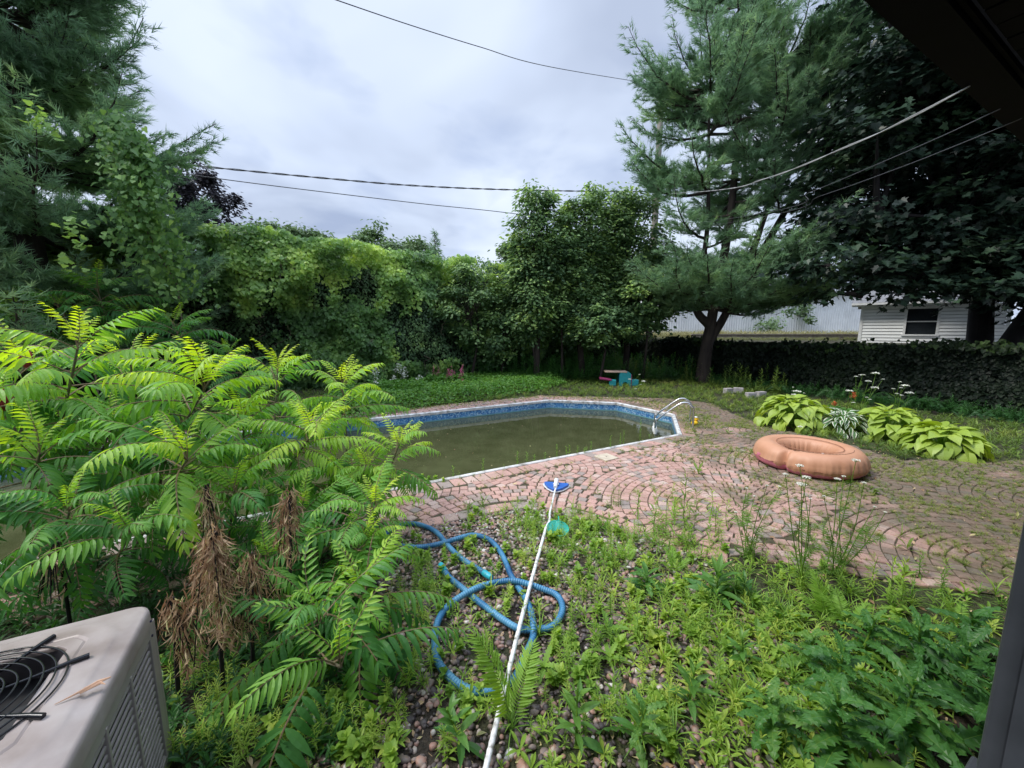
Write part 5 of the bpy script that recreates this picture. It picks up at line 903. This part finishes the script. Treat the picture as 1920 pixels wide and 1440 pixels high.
sow(wd_, TALL, 420, XR, YR, lambda x, y, P: blob_d(x, y, [(1265, 1015, 45, 28, .55), (1330, 1030, 60, 22, .35), (1180, 985, 30, 15, .3), (1500, 1130, 160, 28, .4), (1620, 1150, 120, 30, .4)]), .8, 1.35, .58, seed=27)
sow(wd_, FINE, 1500, XR, YR, lambda x, y, P: blob_d(x, y, [(1250, 1000, 110, 35, .5), (1450, 1100, 150, 35, .5), (1650, 1130, 200, 35, .5)]), .9, 1.9, .55, seed=28)
sow(wd_, LNC, 3400, XR, YR, lambda x, y, P: blob_d(x, y, [(1180, 1060, 150, 70, .40), (1250, 1180, 200, 90, .45), (1100, 1340, 200, 110, .40), (960, 1000, 90, 30, .45), (900, 1080, 70, 70, .22), (830, 1210, 60, 120, .35), (950, 1180, 90, 50, .3), (1400, 1250, 240, 120, .8), (1560, 1280, 260, 130, .8), (1450, 1420, 300, 130, .75), (800, 1370, 160, 80, .5), (1240, 1000, 90, 40, .35)]) * ~in_deck(P), .38, .85, .66, seed=1)
sow(wd_, LNC, 900, XR, YR, lambda x, y, P: blob_d(x, y, [(1240, 1010, 120, 35, .5), (1380, 1060, 150, 30, .5), (1100, 975, 60, 20, .3)]), .5, 1.0, .5, seed=2)
sow(wd_, SPAT, 4200, XR, YR, lambda x, y, P: blob_d(x, y, [(1350, 1240, 240, 120, .75), (1050, 1330, 260, 120, .25), (820, 1260, 90, 100, .25), (1150, 1120, 120, 60, .3), (1500, 1330, 300, 150, 1.0), (1300, 1440, 300, 60, .7), (720, 1400, 120, 50, .5), (940, 1150, 80, 60, .2)]) * ~in_deck(P), .3, .75, .68, seed=3)
sow(wd_, FINE, 8500, XR, YR, lambda x, y, P: blob_d(x, y, [(780, 1150, 60, 90, .8), (770, 1240, 60, 50, .6), (420, 1350, 120, 110, .85), (620, 1380, 160, 80, .7), (1000, 1090, 70, 60, .25), (1150, 1250, 250, 150, .28), (1090, 1000, 80, 40, .55), (1330, 1000, 80, 50, .3)]) * ~in_deck(P), .5, 1.05, .62, seed=4)
sow(wd_, CLOV, 9000, XR, YR, lambda x, y, P: (blob_d(x, y, [(1150, 1150, 500, 260, .32), (500, 1300, 300, 200, .35), (880, 1080, 150, 100, .2)]) * (fbm(P * 3, 2) > .48)) * ~in_deck(P), .6, 1.5, .6, seed=5)
sow(wd_, GRS, 4200, XR, YR, lambda x, y, P: blob_d(x, y, [(1100, 1060, 300, 140, .22), (850, 1280, 120, 100, .3), (1400, 1150, 200, 60, .6), (1500, 1300, 300, 120, .4), (1600, 1160, 250, 40, .6)]) * ~in_deck(P), .6, 1.2, .55, seed=6)
sow(wd_, TALL, 260, XR, YR, lambda x, y, P: blob_d(x, y, [(1150, 1230, 120, 120, .4), (1010, 1330, 40, 60, .5), (1270, 990, 50, 40, .35), (460, 1290, 60, 60, .5), (1450, 1200, 150, 80, .4)]), .6, 1.05, .5, seed=7)
sow(wd_, JAG, 500, XR, YR, lambda x, y, P: blob_d(x, y, [(1500, 1230, 220, 90, .55), (1200, 1330, 250, 130, .2), (1650, 1300, 200, 130, .8)]), .5, 1.0, .42, seed=8)
# dim undergrowth below the sumacs
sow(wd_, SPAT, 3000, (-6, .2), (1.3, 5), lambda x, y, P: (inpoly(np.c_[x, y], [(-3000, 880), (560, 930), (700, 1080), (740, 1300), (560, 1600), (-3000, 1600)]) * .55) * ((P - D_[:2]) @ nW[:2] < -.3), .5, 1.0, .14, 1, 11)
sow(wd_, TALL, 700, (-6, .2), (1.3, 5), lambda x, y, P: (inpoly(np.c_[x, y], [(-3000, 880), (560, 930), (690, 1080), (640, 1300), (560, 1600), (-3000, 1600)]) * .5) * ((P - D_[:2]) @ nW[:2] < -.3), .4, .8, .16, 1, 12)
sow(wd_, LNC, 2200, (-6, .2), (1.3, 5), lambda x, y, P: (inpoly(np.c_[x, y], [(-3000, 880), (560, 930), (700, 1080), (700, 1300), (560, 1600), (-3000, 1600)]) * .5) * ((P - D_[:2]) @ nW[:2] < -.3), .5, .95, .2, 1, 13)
tag(wd_.build('weeds', [G_['weed'], G_['thistle']]), 'mixed bright green weeds sprouting through the gravel and soil', 'weeds', kind='stuff')
# grass in the paving joints and lawn behind
gr = MB(); n = 90000; r = np.random.default_rng(14); P = np.c_[r.uniform(-6, 11, n), r.uniform(1.5, 12, n)]; px, py = projN(np.c_[P, np.zeros(n)])
jd = blob_d(px, py, [(1330, 800, 130, 50, 1), (1400, 850, 120, 35, .8), (1700, 900, 260, 60, .9), (1750, 1000, 260, 130, .8), (1650, 940, 120, 40, .8), (1280, 860, 60, 25, .5), (1200, 845, 60, 20, .3), (1300, 770, 60, 20, .9), (1550, 1090, 160, 30, .4), (1250, 950, 80, 50, .3)]) * (fbm(P * 2.4, 15) > .46) + .035 + .5 * (segdist(P, grow(POOL, .32)) < .03) * .5 + .55 * ((py < 775) & (segdist(P, grow(POOL, .75)) < .3))
k = in_deck(P) & (r.random(n) < jd); P = P[k]; nearj = r.random(len(P)) < 2; m = len(P); pk = r.integers(0, 3, m)
for q in range(3): s = pk == q; gr.inst(GRS[q], np.stack([rotz(a) for a in r.uniform(0, 6.28, s.sum())]) * r.uniform(.18, .48, s.sum())[:, None, None], np.c_[P[s], np.full(s.sum(), .012)], np.clip(.62 + r.normal(size=s.sum()) * .1, 0, 1))
# taller tufts on the paving
for k_, (px_, py_, s_, T) in enumerate([(1308, 893, 1.5, SPAT[0]), (1150, 945, 1.4, FINE[0]), (1160, 950, 1.3, FINE[1]), (1365, 815, 1.0, SPAT[1]), (1290, 815, 1.0, FINE[2]), (1690, 1010, 1.0, GRS[0]), (1700, 1035, 1.0, SPAT[2]), (1610, 925, 1.0, GRS[1]), (1640, 930, 1.2, CLOV[0]), (880, 955, .9, GRS[1]), (1010, 935, .7, SPAT[0]), (945, 885, .7, FINE[0]), (1220, 915, .8, LNC[0]), (1120, 930, .7, LNC[1]), (1430, 1050, 1.2, FINE[1]), (1400, 1045, 1.0, LNC[2]), (860, 895, .5, LNC[2]), (1280, 980, 1.6, TALL[0]), (1300, 1000, 1.4, TALL[1])]):
    gr.inst(T, rotz(k_)[None] * s_, [G(px_, py_)], .45)
def lawn(poly, n, smin, smax, tone, seed, fn=None, T=GRS):
    global gr
    r = np.random.default_rng(seed); poly = np.array(poly); P = r.uniform(poly.min(0), poly.max(0), (n, 2)); P = P[inpoly(P, poly) & ~in_deck(P) & ~inpoly(P, grow(POOL, .15))]; m = len(P); pk = r.integers(0, len(T), m); t_ = np.clip(tone + (fbm(P * .7, seed) - .5) * .8 + r.normal(size=m) * .08, 0, 1)
    for q in range(len(T)): s = pk == q; c = s.sum(); gr.inst(T[q], np.stack([rotz(a) for a in r.uniform(0, 6.28, c)]) * r.uniform(smin, smax, c)[:, None, None], np.c_[P[s], np.zeros(c)], t_[s])
LAWN = [G(620, 780)[:2], G(700, 745)[:2], G(900, 712)[:2], G(1150, 700)[:2], G(1300, 700)[:2], G(1480, 745)[:2], G(1919, 800)[:2], G(1919, 870)[:2], G(1700, 880)[:2], G(1500, 830)[:2], G(1330, 770)[:2], G(1000, 745)[:2], G(700, 790)[:2]]
lawn(LAWN, 9000, .5, 1.3, .42, 16); lawn(LAWN, 2200, .5, 1.1, .38, 17, T=SPAT)
FARW = [G(-700, 830)[:2], G(300, 745)[:2], G(700, 735)[:2], G(690, 790)[:2], G(0, 870)[:2], G(-900, 900)[:2]]
lawn(FARW, 2500, .8, 1.8, .3, 18); lawn([G(1150, 712)[:2], G(1150, 690)[:2], G(1340, 690)[:2], G(1480, 742)[:2], G(1400, 740)[:2], G(1300, 720)[:2]], 900, 1, 2.6, .35, 19, T=TALL + GRS)
o = gr.build('grass', G_['grass']); tag(o, 'short yellow-green grass in the paving joints and rough lawn beyond the pool', 'grass', kind='stuff')
# bank grass beyond the fence
bg_ = MB(); r = np.random.default_rng(20); n = 2400; P = np.c_[r.uniform(9, 30, n), np.where(r.random(n) < .45, r.uniform(25.3, 30, n), r.uniform(20, 24.7, n))]; pk = r.integers(0, 3, n)
for q in range(3): s = pk == q; c = s.sum(); bg_.inst(GRS[q], np.stack([rotz(a) for a in r.uniform(0, 6.28, c)]) * (np.where(P[s][:, 1] > 25, 4.2, 1.3) * r.uniform(.5, 1.1, c))[:, None, None], np.c_[P[s], np.full(c, 1.42)], np.where(P[s][:, 1] > 25, .55, .3))
tag(bg_.build('bank_grass', leafmat('dry_grass', [(0, (.07, .11, .03)), (.5, (.17, .17, .07)), (1, (.34, .30, .16))], .3, .6)), 'tall pale dry grass on the bank in front of the white hall', 'grass', kind='stuff')
# ground cover bed in front of the hedge
gc = MB(); r = np.random.default_rng(21); BED = np.array([G(*p)[:2] for p in [(560, 775), (620, 740), (760, 722), (900, 708), (1052, 700), (1062, 722), (1000, 738), (900, 752), (780, 768), (640, 800)]]); n = 60000; P = r.uniform(BED.min(0), BED.max(0), (n, 2)); P = P[inpoly(P, BED)]; m = len(P)
ed = np.clip(segdist(P, BED) / .5, 0, 1); z = (.10 + .22 * ed + .10 * (fbm(P * 2.5, 22) - .5)) * (r.random(m) ** .35); gc.inst(OVAL, scatter_rot(m, r, .45, (0, -.25, 1), .045, .085), np.c_[P, z], np.clip(.5 + (fbm(P * 3, 23) - .5) * .5 + r.normal(size=m) * .1, 0, 1))
tag(gc.build('ground_cover', G_['cover']), 'dense bright green mounded ground cover between the pool and the hedge', 'ground cover', kind='stuff')
ug = MB(); r = np.random.default_rng(24); n = 3800; s_ = r.uniform(2.0, FL, n); dd_ = -r.uniform(.3, 1.5, n) ** 1.0; P = np.c_[fa[0] + fe[0] * s_ + fn[0] * dd_, fa[1] + fe[1] * s_ + fn[1] * dd_]
k = (r.random(n) < 1.1 - .5 * -dd_) & ~in_deck(P); P = P[k]; dd_ = dd_[k]; m = len(P); TT = TALL + LNC + [FR[1], FR[3]]; pk = r.integers(0, len(TT), m)
for q in range(len(TT)):
    c = (pk == q).sum(); mm = np.stack([rotz(a) for a in r.uniform(0, 6.28, c)]) * r.uniform(.5, 1.3, c)[:, None, None]
    if q >= 7: mm = np.stack([orient(a, .7, 0, k_) for a, k_ in zip(r.uniform(0, 6.28, c), r.uniform(.35, .7, c))])
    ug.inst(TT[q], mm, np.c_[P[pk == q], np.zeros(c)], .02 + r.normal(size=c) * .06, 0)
for (x0_, x1_, y_, yy) in ((900, 1340, 694, 716),):
    n = 1500; px = r.uniform(x0_, x1_, n); py = r.uniform(y_, yy, n); P = np.array([G(a, b) for a, b in zip(px, py)]); pk = r.integers(0, 5, n)
    for q in range(5): c = (pk == q).sum(); ug.inst((TALL + LNC)[q], np.stack([rotz(a) for a in r.uniform(0, 6.28, c)]) * r.uniform(1.0, 3.0, c)[:, None, None], P[pk == q], .25 + r.normal(size=c) * .1)
tag(ug.build('undergrowth', [G_['thistle'], G_['weed']]), 'dark tangled undergrowth along the foot of the fence and below the trees', 'undergrowth', kind='stuff')
# ferns
FERN = [frond(L=.5, pairs=24, arch=.7, rise=.35, leaflet=.27, narrow=.15, droop=.2, seed=70 + i, sag=.12) for i in range(3)]
def fern(px, py, fr_, label, seed, tone=.5):
    r = np.random.default_rng(seed); b = G(px, py); rt = empty('fern', tuple(b), label, 'fern', 'ferns in the weedy bed'); q = MB()
    for az, el, s_ in fr_: q.inst(FERN[r.integers(3)], orient(R(az), R(el), r.normal() * .15, s_)[None], [b], tone)
    q.build('fronds', [G_['fern'], G_['weed']], rt)
fern(955, 1372, [(148, 62, 1.0), (60, 42, .78), (100, 30, .5)], 'large bright fern with two fronds crossing the white pole', 1, .6)
fern(1175, 1055, [(120, 50, .35), (60, 40, .4), (20, 50, .3), (160, 40, .3)], 'small yellowish fern beside the gravel edge', 2, .55)
fern(1265, 1075, [(70, 50, .4), (110, 55, .4), (170, 40, .3), (10, 40, .35)], 'small fern right of the yellowish one', 3, .45)
fern(1545, 1165, [(90, 70, .62), (40, 40, .5), (150, 45, .45), (10, 30, .4), (-30, 40, .35)], 'upright fern at the edge of the bare soil', 4, .42)
fern(1590, 1185, [(70, 45, .5), (130, 50, .5), (20, 35, .5), (180, 30, .4)], 'fern just right of the upright one', 5, .45)
fern(1800, 1185, [(100, 55, .4), (40, 45, .4), (150, 40, .4)], 'shaded fern near the window frame', 6, .35)
fern(1730, 1215, [(100, 30, .4), (60, 45, .4), (140, 40, .4)], 'fern between the soil and the big-leaved weeds', 7, .35)
# big-leaved weeds
def jagleaf(n, amp, wd, droop, seed):
    r = np.random.default_rng(seed); pf = np.array(jag(n, amp)) * r.uniform(.85, 1.12, n); V = []; F = []; tq = []
    for i, w_ in enumerate(pf):
        y = i / (n - 1) ; sk = .035 * (1 if i % 2 else -1)
        for f in (-1, -.5, -.07, .07, .5, 1):
            x = f * w_ * wd / 2 if abs(f) > .1 else f * .16 * wd * (1.1 - y); V.append((x, y * (1 - .2 * droop * y) + sk * abs(f), -droop * y * y + abs(x) * .25 + .022 * math.sin(i * 1.9 + f * 4 + seed) * abs(f) - .05 * (abs(f) == 1) * wd))
    for i in range(n - 1):
        for j in range(5): F.append((i * 6 + j, i * 6 + j + 1, i * 6 + j + 7, i * 6 + j + 6)); tq.append(.98 if j == 2 else .5 + .06 * math.sin(i * 2.2 + j))
    return (np.array(V), [(np.array(F), 0, np.array(tq))])
TH_ = [jagleaf(17, .5, .42, .45, 1), jagleaf(13, .42, .38, .75, 2), strip([.1, .5, .85, 1, .95, .7, .35, .03], 1, .26, .3, .25)]
def bigweed(px, py, h_, ll, n, label, seed, tone=.4, kind=(0, 1), grp='big-leaved weeds at the lower right', el=(.15, 1.1)):
    r = np.random.default_rng(seed); b = G(px, py); rt = empty('broadleaf_weed', tuple(b), label, 'weed', grp); q = MB(); st = MB(); tp = b + [r.normal() * .03, r.normal() * .03, h_]; st.tube([b, (b + tp) / 2, tp], [.008, .006, .003], 6)
    for k in range(n):
        u = (k + .5) / n; T = TH_[kind[r.integers(len(kind))]]; q.inst(T, orient(k * 2.4 + r.normal() * .3, el[0] + (el[1] - el[0]) * u + r.normal() * .12, r.normal() * .3, ll * (1.0 if 0 in kind else 1) * (1 - .45 * u) * r.uniform(.8, 1.15))[None], [b + (tp - b) * (.12 + .85 * u)], np.clip(tone + .12 * u + r.normal() * .05, 0, 1))
    st.build('stem', G_['weed'], rt); q.build('leaves', G_['thistle'], rt)
BW = [(1680, 1400, .38, .26, 14, 'big jagged-leaved weed at the bottom right, nearest the camera', .36, (0, 1)), (1800, 1340, .40, .26, 14, 'dark jagged weed next to the window frame', .26, (0, 1)), (1560, 1330, .34, .24, 14, 'jagged-leaved weed with long pale midribs, left of the nearest one', .40, (0, 1)), (1450, 1390, .26, .22, 12, 'jagged weed among bright small weeds at the bottom', .48, (0, 1)), (1720, 1270, .34, .24, 13, 'middle jagged weed in the dense right-hand patch', .34, (0, 1)), (1610, 1235, .30, .20, 12, 'jagged weed just below the ferns', .42, (0, 1)), (1820, 1240, .32, .24, 12, 'dark jagged weed behind the one by the window frame', .28, (0, 1)), (1340, 1130, .26, .24, 15, 'smooth-leaved docks clump at the edge of the soil', .52, (2,)), (1215, 1110, .16, .22, 12, 'dark dock rosette with one long leaf lying forward', .42, (1, 2)), (1395, 1125, .16, .16, 10, 'small dock beside the smooth-leaved clump', .42, (2,)), (1500, 1260, .26, .18, 12, 'pale young jagged weed at the middle right', .58, (0, 1)), (1080, 1400, .30, .16, 13, 'upright smooth-leaved weed right of the fern', .6, (2,)), (870, 1400, .24, .16, 11, 'upright smooth-leaved weed left of the fern base', .55, (2,)), (1190, 1400, .24, .18, 12, 'leafy weed on the pebbles at the bottom', .55, (1, 2)), (1290, 1330, .24, .17, 12, 'bright leafy weed in the middle of the bottom right patch', .6, (2,)), (1840, 1420, .42, .28, 13, 'darkest jagged weed in the bottom right corner', .22, (0, 1)), (1580, 1440, .34, .26, 13, 'jagged weed at the bottom edge with arching leaves', .40, (0, 1)), (1395, 1260, .2, .15, 11, 'light leafy weed below the docks clump', .6, (2,))]
for i, (px, py, h_, ll, n, lb, tn, kd) in enumerate(BW): bigweed(px, py, h_, ll, int(n * (1.6 if 0 in kd else 1.3)), lb, 80 + i, tn, kd)
lt_ = MB(); r = np.random.default_rng(33); n = 9000; P = np.c_[r.uniform(-2.5, 7, n), 1.3 + 6.5 * r.random(n) ** 1.6]; P = P[(~inpoly(P, grow(POOL, .1))) & (r.random(n) < np.where(in_deck(P), .30, .8))]; m = len(P); zz_ = np.where(in_deck(P), .026, .012)
Tl = [strip([.1, .8, 1, .7, .05], 1, .42, d, .5, t) for d, t in ((.3, .6), (-.3, -.8), (.5, 1.3))] + [strip([.6, 1, 1, .5], 1, .06, .05, .1, .4)]; pk = r.integers(0, 4, m)
for q in range(4): c = (pk == q).sum(); lt_.inst(Tl[q], scatter_rot(c, r, .3, (0, 0, 1), .018, .06), np.c_[P, zz_][pk == q], r.uniform(.1, .95, c))
tag(lt_.build('leaf_litter', G_['dead']), 'scattered dry brown leaves and bits on the soil, gravel and bricks', 'leaf litter', kind='stuff')
fl_ = MB(); n = 420; P = POOL.min(0) + (POOL.max(0) - POOL.min(0)) * r.random((n, 2)); P = P[inpoly(P, grow(POOL, -.06))]; P = P[fbm(P * .8, 6) > .45]; m = len(P); fl_.inst(OVAL, scatter_rot(m, r, .05, (0, 0, 1), .012, .035), np.c_[P, np.full(m, -.196)], r.uniform(.2, 1, m)); tag(fl_.build('floating_leaves', G_['dead']), 'tiny dry leaves floating on the green pool water', 'floating leaves', kind='stuff')
# thin seedling spikes along the pool edge
for i, (px, py, hh) in enumerate([(1200, 826, 42), (1163, 834, 22), (1169, 832, 26), (1144, 842, 26), (1096, 852, 12), (1100, 850, 12), (1108, 846, 20), (1083, 849, 14), (1068, 852, 18), (1062, 854, 16), (1044, 858, 24), (1022, 862, 14), (1002, 866, 14), (988, 866, 18), (970, 872, 28), (906, 883, 26), (850, 895, 22), (1217, 822, 8)]):
    b = G(px, py); h_ = hh / 730 * b[1]; q = MB(); rr_ = np.random.default_rng(i); q.tube([b, b + [0, 0, h_]], [.004, .002], 4); lf = strip(LANCE, 1, .3, .2, .2); m = int(h_ / .012) + 4; q.inst(lf, np.stack([orient(k * 2.4, .7, 0, .035 * rr_.uniform(.7, 1.3)) for k in range(m)]), [b + [0, 0, h_ * (k + .5) / m] for k in range(m)], .45)
    tag(q.build('weed_spike', G_['weed']), 'thin upright weed spike growing from the brick edge of the pool', 'weed', 'weed spikes along the pool edge')
# long pale stalks
for i, (pts, rad, lb) in enumerate([([(1180, 745), (1195, 748), (1207, 752)], .012, 'short bare stick lying on the far side of the pool'), ([(1217, 753), (1228, 750), (1238, 749), (1243, 753)], .012, 'bent bare stick beside the short one on the far side of the pool')]):
    tag(MB().tube(spline([G(a, b, .05) for a, b in pts], 5), rad, 5).build('stick', G_['twig']), lb, 'stick')
SC.render.use_persistent_data = False
